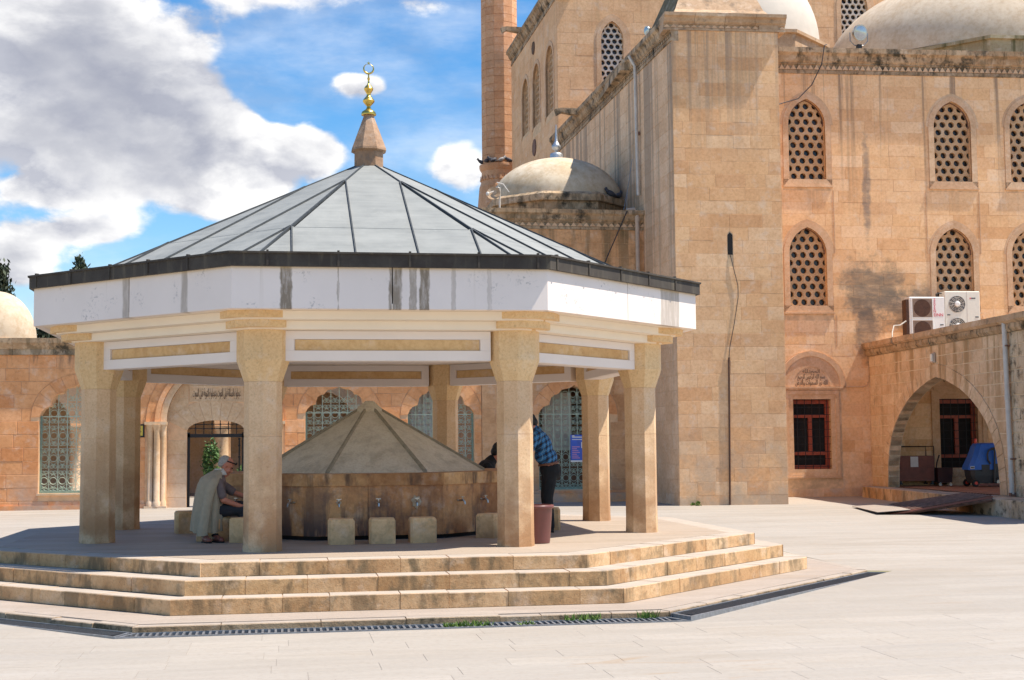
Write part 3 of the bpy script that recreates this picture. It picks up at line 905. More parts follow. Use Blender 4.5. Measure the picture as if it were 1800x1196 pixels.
# ------------------------------------------------------------------ ablution pavilion
pav = thing('ablution_pavilion', 'white octagonal ablution pavilion with grey lead roof on eight stone columns', 'pavilion')
RC = 3.927
def ngon(a, n=8, ph=22.5):      # apothem -> points with face normals at ph + 45k
    r = a / math.cos(math.pi / n)
    return [(r * math.cos(rad(ph + 360 / n * (j + .5))), r * math.sin(rad(ph + 360 / n * (j + .5)))) for j in range(n)]
def ring(a, z, ph=22.5): return [(x, y, z) for x, y in ngon(a, 8, ph)]
shaft = MB().loft([ring(.213, 0), ring(.208, .12), ring(.206, .5), ring(.2055, 1.340), ring(.2015, 1.3425), ring(.2015, 1.3475), ring(.2055, 1.350), ring(.205, 1.985)]).mesh('column'); shaft.materials.append(M['column'])
capm = MB().loft([ring(.207, 1.987), ring(.288, 2.238), ring(.288, 2.606)]).mesh('capital'); capm.materials.append(M['capital'])
def abacus(a, z0, z1):
    return MB().loft([[(x * 1.0, y, z) for x, y in ngon(a, 8)] for z in (z0, z1)])
abl = abacus(.372, 2.608, 2.708).mesh('abacus'); abl.materials.append(M['capital'])
abu = abacus(.452, 2.710, 2.812).mesh('abacus'); abu.materials.append(M['capital'])
for k in range(8):
    a = rad(-112.5 + 45 * k)
    c = link('column', shaft, pav, (RC * math.cos(a) + (.03, .04, .035, .075, .03, .04, .035, .015)[k], RC * math.sin(a), 0))
    link('capital', capm, c); link('abacus', abl, c, (.085 * math.cos(a), .085 * math.sin(a), 0)); link('abacus', abu, c, (.14 * math.cos(a), .14 * math.sin(a), 0))
bx = 1.235
bmesh_ = MB()
bmesh_.box(-bx, bx, -3.715, -3.505, 2.23, 2.588)
for ya, yb in ((-3.75, -3.7152), (-3.5048, -3.47)):
    bmesh_.box(-bx, bx, ya, yb, 2.232, 2.352); bmesh_.box(-bx, bx, ya, yb, 2.488, 2.586)
    for s in (-1, 1):
        xa, xb = sorted((s * bx, s * 1.11)); bmesh_.box(xa, xb, ya, yb, 2.353, 2.487)
beam_me = bmesh_.mesh('beam'); beam_me.materials.append(M['plaster'])
pan_me = MB().box(-1.10, 1.10, -3.726, -3.716, 2.357, 2.483).mesh('beam_panel'); pan_me.materials.append(M['panel'])
pan2_me = MB().box(-1.10, 1.10, -3.504, -3.494, 2.357, 2.483).mesh('beam_panel'); pan2_me.materials.append(M['panel'])
# cove of two steps under the eaves
def ap(a): return a / C8
sof = MB()
sof.prism(strip_poly(ap(3.95), ap(3.30)), 2.590, 2.690, 'z')
sof.prism(strip_poly(ap(4.13), ap(3.80)), 2.692, 2.790, 'z')
sof.prism(strip_poly(ap(4.39), ap(4.00)), 2.792, 2.85, 'z')
sof_me = sof.mesh('soffit'); sof_me.materials.append(M['soffit'])
RW, RF = 4.757, 4.819
def fas(xa, xb):
    return MB().prism(strip_poly(RW, RW - .12, xa, xb), 2.788, 3.272, 'z')
# lead sheets
ZA, SL = 5.40, .5126
def rz_(y): return ZA - SL * abs(y)
def sheet(poly):
    m = MB(); n = len(poly)
    vs = [(x, y, rz_(y)) for x, y in poly] + [(x, y, rz_(y) - .02) for x, y in poly]
    return m.add(vs, [tuple(range(n)), tuple(range(2 * n - 1, n - 1, -1))] + [(i, (i + 1) % n, n + (i + 1) % n, n + i) for i in range(n)])
T = math.tan(rad(22.5)); YE = 4.36; YJ = 2.78
g_ = .012
sheets = [[(-.38 + g_, -.38 / T), (-.085, -.2), (.085, -.2), (.38 - g_, -.38 / T), (.38 - g_, -YJ), (-.38 + g_, -YJ)],
          [(-.38 + g_, -YJ - .012), (.38 - g_, -YJ - .012), (.38 - g_, -YE), (-.38 + g_, -YE)]]
for s in (-1, 1):
    sheets += [[(s * (.38 + g_), -.43 / T), (s * 1.10, -1.15 / T), (s * 1.14, -1.14 / T), (s * (1.14 - g_), -YJ), (s * (.38 + g_), -YJ)],
               [(s * (.38 + g_), -YJ - .012), (s * (1.14 - g_), -YJ - .012), (s * (1.14 - g_), -YE), (s * (.38 + g_), -YE)],
               [(s * (1.14 + g_), -1.19 / T), (s * YE * T * .995, -YE), (s * (1.14 + g_), -YE)]]
sheet_me = [obj_.mesh('roof_sheet') for obj_ in [sheet(p) for p in sheets]]
for me in sheet_me: me.materials.append(M['lead'])
def seam_path(pts, h=.026, w=.011):
    m = MB(); rings = []
    for x, y in pts:
        z = rz_(y)
        rings.append([(x - w, y, z - .01), (x + w, y, z - .01), (x + w * .7, y, z + h), (x - w * .7, y, z + h)])
    return m.loft(rings)
seam_me = []
for x in (-1.14, -.38, .38, 1.14):
    me = seam_path([(x, -abs(x) / T - .03), (x, -2.9), (x, -YE)]).mesh('seam'); me.materials.append(M['seam']); seam_me.append(me)
hipm = MB()
hp = [(0, -.2 / C8), (0, -2.), (0, -YE / C8)]
rings = []
for x, y in hp:
    z = ZA - SL * abs(y) * C8
    rings.append([(x - .014, y, z - .02), (x + .014, y, z - .02), (x + .009, y, z + .018), (x - .009, y, z + .018)])
hipm.loft(rings)
hip_me = hipm.mesh('hip_seam'); hip_me.materials.append(M['seam'])
fl = MB()
fl.prism(strip_poly(RF, RF - .05), 3.266, 3.412, 'z')
fl.prism(strip_poly(RF + .022, RF - .07), 3.412, 3.434, 'z')
fl_me = fl.mesh('flashing'); fl_me.materials.append(M['flash'])
aF = RF * C8
j_me = MB().box(-.013, .013, -aF - .012, -aF + .03, 3.27, 3.452).mesh('joint_cap'); j_me.materials.append(M['flash'])
up_me = MB().prism(strip_poly(ap(4.36), ap(4.33)), 3.15, 3.40, 'z').mesh('upstand'); up_me.materials.append(M['flash'])
for k in range(8):
    a = rad(45 * k)
    b_ = link('beam', beam_me, pav, (0, 0, 0), a)
    link('beam_panel', pan_me, b_); link('beam_panel', pan2_me, b_)
    link('soffit', sof_me, pav, (0, 0, 0), a)
    xm = (.0, .0, -.15, 0, 0, 0, 0, .05)[k]
    obj('fascia', fas(None, xm - .006), M['fascia'], pav, (0, 0, 0), a)
    obj('fascia', fas(xm + .006, None), M['fascia'], pav, (0, 0, 0), a)
    for me in sheet_me: link('roof_sheet', me, pav, (0, 0, 0), a)
    for me in seam_me: link('seam', me, pav, (0, 0, 0), a)
    link('hip_seam', hip_me, pav, (0, 0, 0), a + rad(22.5))
    f_ = link('flashing', fl_me, pav, (0, 0, 0), a)
    for x in ((-1.42, -.62, .2, 1.0, 1.7) if k % 2 == 0 else (-1.70, -1.0, -.25, .45, 1.15)): link('joint_cap', j_me, f_, (x, 0, 0))
    link('upstand', up_me, pav, (0, 0, 0), a)
obj('ceiling', MB().prism(oct_pts(3.60), 2.592, 2.63, 'z'), M['plaster'], pav)
sp = obj('spire', MB().lathe([(.225, 5.22), (.222, 5.52), (.272, 5.545), (.268, 5.575), (.082, 6.06), (.078, 6.09)], 8, a0=rad(22.5)), M['spire'], pav)
fin = obj('finial', MB().lathe([(.0, 6.075), (.108, 6.085), (.112, 6.10), (.10, 6.135), (.055, 6.165), (.032, 6.19), (.028, 6.22), (.05, 6.245), (.085, 6.285), (.088, 6.305), (.06, 6.345), (.032, 6.375), (.028, 6.40),
    (.04, 6.425), (.066, 6.465), (.070, 6.485), (.05, 6.52), (.024, 6.545), (.014, 6.57), (.012, 6.61), (.022, 6.635), (.012, 6.66), (.010, 6.70), (.0, 6.72)], 18), M['gold'], pav, smooth=40)
cr = MB(); n = 26
pts, rr = [], []
for i in range(n + 1):
    t = rad(-90 + 24 - 180 + (360 - 48) * i / n) if False else rad(112 + 316 * i / n)
    pts.append((.072 * math.cos(t) , 0, 6.785 + .072 * math.sin(t)))
    rr.append(.004 + .011 * math.sin(math.pi * i / n))
cr.tube(pts, rr, 7)
st = []
for i in range(10):
    r = .030 if i % 2 == 0 else .012
    st.append((r * math.sin(2 * math.pi * i / 10), 6.868 + r * math.cos(2 * math.pi * i / 10)))
obj('crescent', cr, M['gold'], fin, smooth=60)
obj('star', MB().prism(st, -.006, .006), M['gold'], fin)

# ------------------------------------------------------------------ fountain
ft = thing('ablution_fountain', 'brown stone ablution fountain with taps under a grey cement cone', 'fountain')
RBS = 2.20
obj('gutter_shade', MB().prism(oct_pts(2.14), .0, .06, 'z'), M['dark'], ft)  # recessed plinth at the gutter; shade of the gap painted in near-black
lip = MB()
for k in range(8):
    P = strip_poly(2.62 - .18, 2.62 - .24)
for k in range(8):
    aw = RBS * S8; xs = [-aw, -.02 + (k % 3 - 1) * .12, aw]
    for i in range(2):
        a_ = None if i == 0 else xs[1] + .003; b2 = None if i == 1 else xs[1] - .003
        obj('basin_panel', MB().prism(strip_poly(RBS - .004 * i, RBS - .14, a_, b2), .055, .700, 'z'), M['basin'], ft, (0, 0, 0), rad(45 * k))
    obj('rim_stone', MB().prism(strip_poly(RBS + .03, RBS - .62), .702, .858, 'z'), M['rim'], ft, (0, 0, 0), rad(45 * k))
RCN = 1.72
def cz(y): return .862 + (RCN * C8 - abs(y)) * (1.80 - .862) / (RCN * C8 - .06)
for k in range(8):
    m = MB(); y0, y1 = -RCN * C8, -.06
    P = [(-RCN * S8 * .996, y0), (RCN * S8 * .996, y0), (-y1 * T * .98, y1), (y1 * T * .98, y1)]
    vs = [(x, y, cz(y)) for x, y in P] + [(x, y, cz(y) - .04) for x, y in P]
    m.add(vs, [(0, 1, 2, 3), (7, 6, 5, 4), (0, 4, 5, 1), (1, 5, 6, 2), (2, 6, 7, 3), (3, 7, 4, 0)])
    obj('cone_slab', m, M['cone'], ft, (0, 0, 0), rad(45 * k))
    ro, ri = RCN, .07
    zr0, zr1 = .862, 1.80
    r_ = MB().loft([[(-.028, -ro, zr0 - .01), (.028, -ro, zr0 - .01), (.018, -ro, zr0 + .030), (-.018, -ro, zr0 + .030)], [(-.02, -ri, zr1 - .01), (.02, -ri, zr1 - .01), (.014, -ri, zr1 + .026), (-.014, -ri, zr1 + .026)]])
    obj('cone_rib', r_, M['cone_rib'], ft, (0, 0, 0), rad(45 * k + 22.5))
obj('cone_cap', MB().lathe([(.215, 1.715), (.20, 1.755), (.075, 1.862), (.05, 1.872)], 8, a0=rad(22.5)), M['cone'], ft)
tapm = MB()
tapm.tube([(0, 0, 0), (0, -.05, 0), (0, -.085, .008), (0, -.11, -.012), (0, -.118, -.05)], [.013, .013, .016, .012, .011], 7)
tapm.tube([(0, -.075, .01), (0, -.075, .045)], .008, 6); tapm.box(-.032, .032, -.083, -.067, .043, .053)
tapm.lathe([(.024, 0), (.024, .006), (.015, .014)], 10)
tap_me = tapm.mesh('tap'); tap_me.materials.append(M['chrome'])
patch = MB().loft([[(r * k * math.cos(2 * math.pi * j / 13), r * k * math.sin(2 * math.pi * j / 13), z) for j, k in enumerate((1, .82, 1.1, .75, 1.2, .9, 1.15, .7, 1.05, .85, 1.25, .8, .95))] for r, z in ((.062, 0), (.052, .009), (.02, .012))]).mesh('mortar_patch'); patch.transform(Matrix.Rotation(rad(90), 4, 'X')); patch.materials.append(M['patch'])
for k in range(8):
    for i, x in enumerate((-.52, -.01, .49)):
        a = rad(45 * k)
        y = -RBS * C8 - .001
        px, py = x * math.cos(a) - y * math.sin(a), x * math.sin(a) + y * math.cos(a)
        link('tap', tap_me, ft, (px, py, .485), a)
        if k == 0 and i != 1:
            o = link('mortar_patch', patch, ft, (px, py, .485), a); o.scale = (1.1, 1, 1.35) if i == 2 else (.6, .6, .55)
# stools
stm = MB().cbox(-.165, .165, -.165, .165, 0, .315, .03)
stool_me = stm.mesh('stone_stool'); stool_me.materials.append(M['stool'])
def place_stool(x, y, rz, label, s=1.0):
    o = tag(link('stone_stool', stool_me, None, (x, y, 0), rz), label, 'stool', 'stone stools round the fountain')
    o.scale = (s, s, 1)
names = ['left', 'middle', 'right']
for i, x in enumerate((-.515, -.005, .505)):
    place_stool(x, -2.66, rad(RNG.uniform(-3, 3)), 'low block stool before the front of the fountain, ' + ['left one of three', 'middle one of three', 'right one of three'][i])
place_stool(1.50, -2.02, rad(45), 'turned block stool half hidden by the column right of the fountain', 1.04)
place_stool(2.52, -.62, rad(80), 'block stool behind the standing man in the plaid shirt')
place_stool(-2.12, -1.62, rad(-40), 'block stool under the seated man in the beige jacket', 1.08)
place_stool(-1.72, -1.98, rad(-42), 'block stool beside the lower leg of the seated man', .92)
place_stool(-2.58, .25, rad(-80), 'block stool behind the beige jacket on the left', 1.05)
place_stool(1.62, 2.05, rad(140), 'block stool under the dark dressed man behind the cone')
# ------------------------------------------------------------------ courtyard wall (front face at y = 16.7)
YW = 16.7
def multifoil(cx, w, z0, zs, rise):
    half = [(-1, 0), (-.97, .10), (-.90, .22), (-.82, .28), (-.69, .31), (-.69, .33), (-.685, .43), (-.65, .56), (-.575, .65), (-.47, .675), (-.44, .69), (-.41, .78), (-.32, .845), (-.21, .862), (-.12, .89), (-.05, .935), (0, 1)]
    L = [(cx + x * w, zs + y * rise) for x, y in half]
    R_ = [(cx - x * w, zs + y * rise) for x, y in reversed(half[:-1])]
    return [(cx - w, z0)] + L + R_ + [(cx + w, z0)]
def scroll(m, cx, cz, r, y, ph, turn=1.35, t=.008, flip=1):
    pts = []
    for i in range(13):
        u = i / 12; a = ph + flip * 2 * math.pi * turn * u; rr = r * (1 - .68 * u)
        pts.append((cx + rr * math.cos(a), y, cz + rr * math.sin(a)))
    m.tube(pts, t, 4)
def wall_window(wallobj, cx, w, z0, zs, rise, nb, label=None):
    """iron grille, frame and sill of one multifoil opening; parts of the wall"""
    top = zs + rise
    o = obj('window_grille', MB().box(cx - w + .01, cx + w - .01, YW + .168, YW + .182, zs - .012, zs + .012), M['grille'], wallobj)
    m = MB()
    step = 2 * w / nb
    ol = multifoil(cx, w, z0, zs, rise)
    def ztop(x):
        best = z0
        for i in range(len(ol)):
            (x1, q1), (x2, q2) = ol[i], ol[(i + 1) % len(ol)]
            if (x1 - x) * (x2 - x) <= 0 and x1 != x2: best = max(best, q1 + (x - x1) / (x2 - x1) * (q2 - q1))
        return best
    for i in range(1, nb):
        x = cx - w + step * i
        m.box(x - .0095, x + .0095, YW + .165, YW + .183, z0, ztop(x))
    obj('grille_bar', m, M['grille'], o, recalc=False)
    m = MB()
    rowh = step * 1.95
    z = z0 + step * .55
    rw = 0
    while z < top - .1:
        for i in range(nb):
            x = cx - w + step * (i + .5)
            if z + step * .6 > ztop(x): continue
            y = YW + .174
            r = step * .40
            if rw % 3 == 1:
                m.tube([(x + r * math.cos(2 * math.pi * j / 12), y, z + r * math.sin(2 * math.pi * j / 12)) for j in range(13)], .009, 4)
            else:
                s = 1 if rw % 3 == 0 else -1
                for sx in (-1, 1):
                    scroll(m, x + sx * step * .22, z - s * step * .08, step * .27, y, rad(90 if s > 0 else 270), 1.3, .0085, sx * s)
                m.tube([(x - step * .46, y, z + s * step * .5), (x, y, z + s * step * .12), (x + step * .46, y, z + s * step * .5)], .006, 4)
        z += step * .86; rw += 1
    tag(obj('grille_scrolls', m, M['grille'], o, recalc=False), kind='stuff')
    fr = MB()
    for s in (-1, 1):
        xa, xb = sorted((cx + s * (w - .001), cx + s * (w - .05)))
        fr.box(xa, xb, YW + .15, YW + .20, z0, zs + .02)
    fr.box(cx - w, cx + w, YW + .10, YW + .22, z0 - .002, z0 + .055)
    obj('window_frame', fr, M['green_frame'], wallobj)
    obj('window_sill', MB().box(cx - w - .04, cx + w + .04, YW - .05, YW + .25, z0 - .05, z0 - .003), M['portal'], wallobj)
    # raised border that follows the lobes, cut as wedge stones
    inn = multifoil(cx, w, z0, zs, rise)[1:-1]
    out = []
    n = len(inn)
    arc = arch_pts(w + .20, zs - .02, rise + .24, (n - 1) // 2, cx)
    voussoirs(wallobj, 'arch_stone', inn, arc, 11, YW - .022, YW + .05, M['wall'])

WIN = [(-6.33, 1.0, .08, 2.03, .86, 9), (.25, .885, .02, 2.09, .72, 8), (2.935, .885, .02, 2.03, .80, 8)]
holes = [multifoil(*q[:5]) for q in WIN]
PCX = -2.94                                           # portal centre
pw, pzs = 1.24, 1.86
portal_o = [(PCX - pw, -.45)] + arch_pts(pw, pzs, 1.42, 16, PCX) + [(PCX + pw, -.45)]
wl = thing('courtyard_wall', 'orange sandstone courtyard wall with arched portal and scalloped windows behind the pavilion', 'wall')
avoid = [[(q[0] + x * 1.0, z) for x, z in opening(q[1] + .2, q[3] - .02, q[3], q[4] + .22)] for q in WIN]
pout = [(PCX - pw - .52, -.45)] + arch_pts(pw + .52, pzs, 1.86, 16, PCX) + [(PCX + pw + .52, -.45)]
stone_wall(wl, 'wall_body', (0, YW, 0), 0, -14.0, 4.02, -.45, 3.60, M['mortar_pale'], M['wall'], .335, (.42, .78), holes + [portal_o], avoid + [pout], .45, 280, 3, .014, .014,
           prefer=lambda q: abs(q[0] + 4.2) - 3 * (q[0] < -5.5))
for q in WIN: wall_window(wl, *q)
m = MB()
for x0 in range(-14, 4):
    L = 1.0 if x0 < 3 else 1.02
    c_ = MB().box(x0 + .004, x0 + L - .004, YW - .07, YW + .45, 3.602, 3.74)
    obj('cornice_stone', c_, M['cornice'], wl)
    c_ = MB().loft([[(x0 + .003, YW - .08, 3.742), (x0 + L - .003, YW - .08, 3.742), (x0 + L - .003, YW + .45, 3.742), (x0 + .003, YW + .45, 3.742)],
                    [(x0 + .003, YW - .20, 3.90), (x0 + L - .003, YW - .20, 3.90), (x0 + L - .003, YW + .45, 3.90), (x0 + .003, YW + .45, 3.90)],
                    [(x0 + .003, YW - .20, 4.02), (x0 + L - .003, YW - .20, 4.02), (x0 + L - .003, YW + .5, 4.05), (x0 + .003, YW + .5, 4.05)]])
    obj('cornice_stone', c_, M['cornice'], wl)
obj('plinth_course', MB().box(-14, PCX - pw - .5, YW - .05, YW, -.45, -.22).box(PCX + pw + .5, 4.02, YW - .05, YW, -.45, -.22), M['wall'], wl)
# portal: colonnettes, moulded arch, recessed panel, gate
inner = [(PCX - pw, pzs - .02)] + arch_pts(pw, pzs, 1.42, 16, PCX)[1:-1] + [(PCX + pw, pzs - .02)]
def grow(d, hd): return [(PCX - pw - d, pzs - .02)] + arch_pts(pw + d, pzs, 1.42 + hd, 16, PCX)[1:-1] + [(PCX + pw + d, pzs - .02)]
voussoirs(wl, 'arch_stone', grow(.30, .26), grow(.52, .44), 19, YW - .03, YW + .1, M['wall'])
obj('arch_moulding', MB().band(grow(.17, .15), grow(.295, .255), YW - .075, YW + .1), M['wall'], wl)
obj('arch_moulding', MB().band(inner, grow(.16, .14), YW - .02, YW + .2), M['portal'], wl)
for s in (-1, 1):
    for i, (dx, r, yy) in enumerate(((.40, .075, -.03), (.23, .085, -.055), (.08, .07, -.01))):
        x = PCX + s * (pw + dx)
        c_ = MB().lathe([(r * 1.35, -.30), (r * 1.35, -.18), (r, -.14), (r, 1.62), (r * 1.05, 1.64), (r * 1.5, 1.80)], 10, x, YW + yy)
        obj('colonnette', c_, M['portal'], wl, smooth=50)
    xa, xb = sorted((PCX + s * (pw - .02), PCX + s * (pw + .54)))
    obj('impost', MB().box(xa, xb, YW - .14, YW + .12, 1.80, 1.88), M['portal'], wl)
    obj('plinth_block', MB().box(xa, xb, YW - .15, YW + .1, -.45, -.28), M['portal'], wl)
gw, gzs = .735, 1.645
gate_o = opening(gw, -.45, gzs, .27, 8, PCX)
garc = arch_pts(gw, gzs, .27, 8, PCX)
gout = [(PCX + (x - PCX) * 1.62, gzs + (z - gzs) * 1.35 + (.52 if 1 else 0) * (1 - .55 * abs(x - PCX) / gw)) for x, z in garc]
pin = stone_wall(wl, 'portal_panel', (0, YW + .22, 0), 0, PCX - pw, PCX + pw, -.45, 3.26, M['mortar_pale'], M['portal'], .36, (.5, .8), [gate_o], [[(PCX - 1.2, gzs - .02)] + [(x, z) for x, z in gout] + [(PCX + 1.2, gzs - .02)], [(PCX - .70, 2.37), (PCX - .70, 2.84), (PCX + .74, 2.84), (PCX + .74, 2.37)]], .22, 60, 5, .008, .008)
voussoirs(pin, 'arch_stone', garc, gout, 9, -.012, .05, M['portal'])
pl_ = obj('inscription_plaque', MB().box(PCX - .69, PCX + .72, -.012, .02, 2.385, 2.82), M['portal'], pin)
obj('plaque_border', MB().band([(PCX - .63, 2.43), (PCX + .66, 2.43), (PCX + .66, 2.78), (PCX - .63, 2.78)], [(PCX - .67, 2.395), (PCX + .70, 2.395), (PCX + .70, 2.81), (PCX - .67, 2.81)], -.022, -.013, True), M['portal'], pin)
ARAB = {'ا': (0xFE8D, 0xFE8E), 'ب': (0xFE8F, 0xFE90, 0xFE91, 0xFE92), 'ت': (0xFE95, 0xFE96, 0xFE97, 0xFE98), 'ج': (0xFE9D, 0xFE9E, 0xFE9F, 0xFEA0), 'ح': (0xFEA1, 0xFEA2, 0xFEA3, 0xFEA4),
        'ر': (0xFEAD, 0xFEAE), 'س': (0xFEB1, 0xFEB2, 0xFEB3, 0xFEB4), 'ص': (0xFEB9, 0xFEBA, 0xFEBB, 0xFEBC), 'ع': (0xFEC9, 0xFECA, 0xFECB, 0xFECC), 'ف': (0xFED1, 0xFED2, 0xFED3, 0xFED4),
        'ق': (0xFED5, 0xFED6, 0xFED7, 0xFED8), 'ل': (0xFEDD, 0xFEDE, 0xFEDF, 0xFEE0), 'م': (0xFEE1, 0xFEE2, 0xFEE3, 0xFEE4), 'ن': (0xFEE5, 0xFEE6, 0xFEE7, 0xFEE8), 'ه': (0xFEE9, 0xFEEA, 0xFEEB, 0xFEEC),
        'و': (0xFEED, 0xFEEE), 'ة': (0xFE93, 0xFE94), 'ي': (0xFEF1, 0xFEF2, 0xFEF3, 0xFEF4)}
def shape_arabic(s):
    """joined letter forms, laid out right to left"""
    o = []
    for i, c in enumerate(s):
        if c not in ARAB: o.append(c); continue
        f = ARAB[c]
        prev = i > 0 and s[i - 1] in ARAB and len(ARAB[s[i - 1]]) == 4
        nxt = i + 1 < len(s) and s[i + 1] in ARAB and len(f) == 4
        o.append(chr(f[(3 if nxt else 1) if prev else (2 if nxt else 0)]))
    return ''.join(reversed(o))
def inscription(txt, width, height, mat, parent, loc, name='carved_lettering', depth=.004):
    me = text_mesh(shape_arabic(txt), 1.0, depth)
    xs = [v.co.x for v in me.vertices]; zs = [v.co.z for v in me.vertices]
    sx = width / max(1e-6, max(xs) - min(xs)); sz = height / max(1e-6, max(zs) - min(zs))
    mx, mz = (max(xs) + min(xs)) / 2, (max(zs) + min(zs)) / 2
    for v in me.vertices: v.co = ((v.co.x - mx) * sx, v.co.y, (v.co.z - mz) * sz)
    return obj(name, me, mat, parent, loc)
inscription('عجلوا بالصلاة قبل الفوت وعجلوا بالتوبة قبل الموت', 1.22, .29, M['ink'], pl_, (PCX + .015, -.017, 2.605))
gt = thing('iron_gate', 'black iron gate frame with arched grid top standing in the portal', 'gate')
gy0, gy1 = YW + .30, YW + .35
ob_ = MB().box(PCX - gw + .005, PCX - gw + .07, gy0, gy1, -.40, 1.60).box(PCX + gw - .07, PCX + gw - .005, gy0, gy1, -.40, 1.60).box(PCX - gw + .005, PCX + gw - .005, gy0, gy1, 1.47, 1.56)
obj('gate_frame', ob_, M['black'], gt)
m = MB()
for i in range(1, 7):
    x = PCX - gw + 2 * gw * i / 7
    zt = gzs + .27 * math.sqrt(max(0, 1 - ((x - PCX) / gw) ** 2))
    m.box(x - .011, x + .011, gy0 + .015, gy1 - .015, 1.56, zt)
    for zz in (1.70, 1.81):
        if zz < zt: m.ell((x, (gy0 + gy1) / 2, zz), (.028, .02, .028), 6, 4)
for zz in (1.70, 1.81):
    hw = gw * math.sqrt(max(0, 1 - ((zz - gzs) / .27) ** 2))
    m.box(PCX - hw, PCX + hw, gy0 + .018, gy1 - .018, zz - .011, zz + .011)
obj('fanlight_grid', m, M['black'], gt)
# open leaf, turned inwards on the right side
lf = MB()
for i in range(7):
    yy = gy1 + .05 + i * .11
    lf.box(PCX + gw - .16, PCX + gw - .14, yy - .01, yy + .01, -.36, 1.42)
    for zz in (.15, .55, .95, 1.25): lf.ell((PCX + gw - .15, yy, zz), (.025, .03, .035), 6, 4)
lf.box(PCX + gw - .17, PCX + gw - .13, gy1 + .03, gy1 + .76, 1.40, 1.45).box(PCX + gw - .17, PCX + gw - .13, gy1 + .03, gy1 + .76, -.38, -.32)
obj('gate_leaf', lf, M['black'], gt)
sg = thing('framed_sign', 'small yellow sign in a black frame on the wall left of the portal', 'sign', (-4.84, YW - .03, 1.65))
obj('sign_frame', MB().band([(-.075, -.13), (.075, -.13), (.075, .13), (-.075, .13)], [(-.115, -.17), (.115, -.17), (.115, .17), (-.115, .17)], -.02, .01, True), M['black'], sg)
obj('sign_face', MB().box(-.08, .08, -.008, .004, -.135, .135), M['yellow'], sg)
obj('sign_mark', MB().tube([(.02, -.011, .07), (-.03, -.011, .03), (.03, -.011, -.02), (-.03, -.011, -.06)], .008, 4), M['ink'], sg)

# ------------------------------------------------------------------ domed annex, same wall line, taller
AX0, AX1 = 4.03, 8.62
an = thing('domed_annex', 'taller stained sandstone annex with a flat cracked dome beside the mosque flank', 'building')
W4 = (6.555, .985, -.01, 2.02, .79, 9)
a4 = [[(6.555 + x, z) for x, z in opening(1.19, 2.0, 2.02, 1.02)]]
stone_wall(an, 'wall_body', (0, YW, 0), 0, AX0, AX1, -.45, 7.05, M['mortar_pale'], M['annex'], .37, (.5, .95), [multifoil(*W4[:5])], a4, .45, 150, 9, .010, .012, prefer=lambda q: -q[2])
wall_window(an, *W4)
obj('plinth_course', MB().box(AX0, AX1, YW - .32, YW - .02, -.45, -.10), M['wall'], an)
obj('plinth_cap', MB().box(AX0, AX1, YW - .12, YW - .02, -.098, -.03), M['wall'], an)
def zigzag(x0, x1, z0, z1, y0, y1, n):
    m = MB()
    st = (x1 - x0) / n
    for i in range(n):
        a = x0 + st * i
        m.prism([(a + .004, z0), (a + st - .004, z0), (a + st / 2, z1)], y0, y1, 'y')
    return m
def cornice(parent, x0, x1, zb, z1, out, mat, loc=(0, 0, 0), rz=0., y0=0., blk=1.0, thick=.5, zz=True, zmat=None):
    """roof cornice laid in lengths: plain band, zigzag band, flared crown"""
    h = z1 - zb
    n = max(1, round((x1 - x0) / blk)); L = (x1 - x0) / n
    holder = link('cornice', None, parent, loc, rz)
    cme = None
    A = [(y0 - .03, zb), (y0 - .03, zb + h * .16), (y0 - .05, zb + h * .18)]
    prof = [(y0 + thick, zb + h * .43), (y0 - .06, zb + h * .43), (y0 - .10, zb + h * .50), (y0 - out * .65, zb + h * .70), (y0 - out, zb + h * .80), (y0 - out, z1), (y0 + thick, z1)]
    band = [(y0 + thick, zb), (y0 - .035, zb), (y0 - .035, zb + h * .14), (y0 - .01, zb + h * .15), (y0 - .01, zb + h * .36), (y0 - .05, zb + h * .38), (y0 - .05, zb + h * .425), (y0 + thick, zb + h * .425)]
    def seg(pf):
        m = MB(); m.loft([[(.004, y, z) for y, z in pf], [(L - .004, y, z) for y, z in pf]]); return m
    c1 = seg(prof).mesh('cornice_stone'); c1.materials.append(mat)
    c2 = seg(band).mesh('cornice_stone'); c2.materials.append(mat)
    for i in range(n):
        link('cornice_stone', c1, holder, (x0 + L * i, RNG.uniform(-.006, .006), 0)); link('cornice_stone', c2, holder, (x0 + L * i, 0, 0))
    if zz:
        nz = int((x1 - x0) / .17)
        tag(obj('zigzag_band', zigzag(x0, x1, zb + h * .16, zb + h * .35, y0 - .045, y0, nz), zmat or M['trim'], holder, recalc=False), kind='stuff')
    return holder
cornice(an, AX0, AX1, 7.05, 7.58, .18, M['cornice'], (0, YW, 0), blk=.9)
obj('roof', MB().box(AX0, AX1, YW + .1, YW + 9, 7.3, 7.5), M['cornice'], an)
obj('side_wall', MB().box(AX0, AX0 + .4, YW + .45, YW + 9, -.45, 7.3), M['annex'], an)
DX, DY = 6.72, YW + 2.9
dr = obj('drum', MB().lathe([(2.08, 7.49), (2.08, 8.0), (2.20, 8.02), (2.20, 8.20), (2.1, 8.28), (1.9, 8.30)], 8, DX, DY, a0=rad(22.5)), M['cornice'], an)
dprof = [(1.92 * math.cos(t) ** 1.0, 8.28 + 1.30 * math.sin(t)) for t in [rad(i * 6) for i in range(15)]] + [(.12, 9.59)]
dome_a = obj('dome', MB().lathe(dprof, 40, DX, DY), M['dome_old'], an, smooth=60)
obj('finial', MB().lathe([(.19, 9.50), (.19, 9.70), (.17, 9.75), (.06, 9.79), (.045, 9.78), (.05, 9.84), (.13, 9.90), (.14, 9.97), (.09, 10.04), (.045, 10.12), (.035, 10.3), (.012, 10.62)], 14, DX, DY), M['silver'], an, smooth=50)

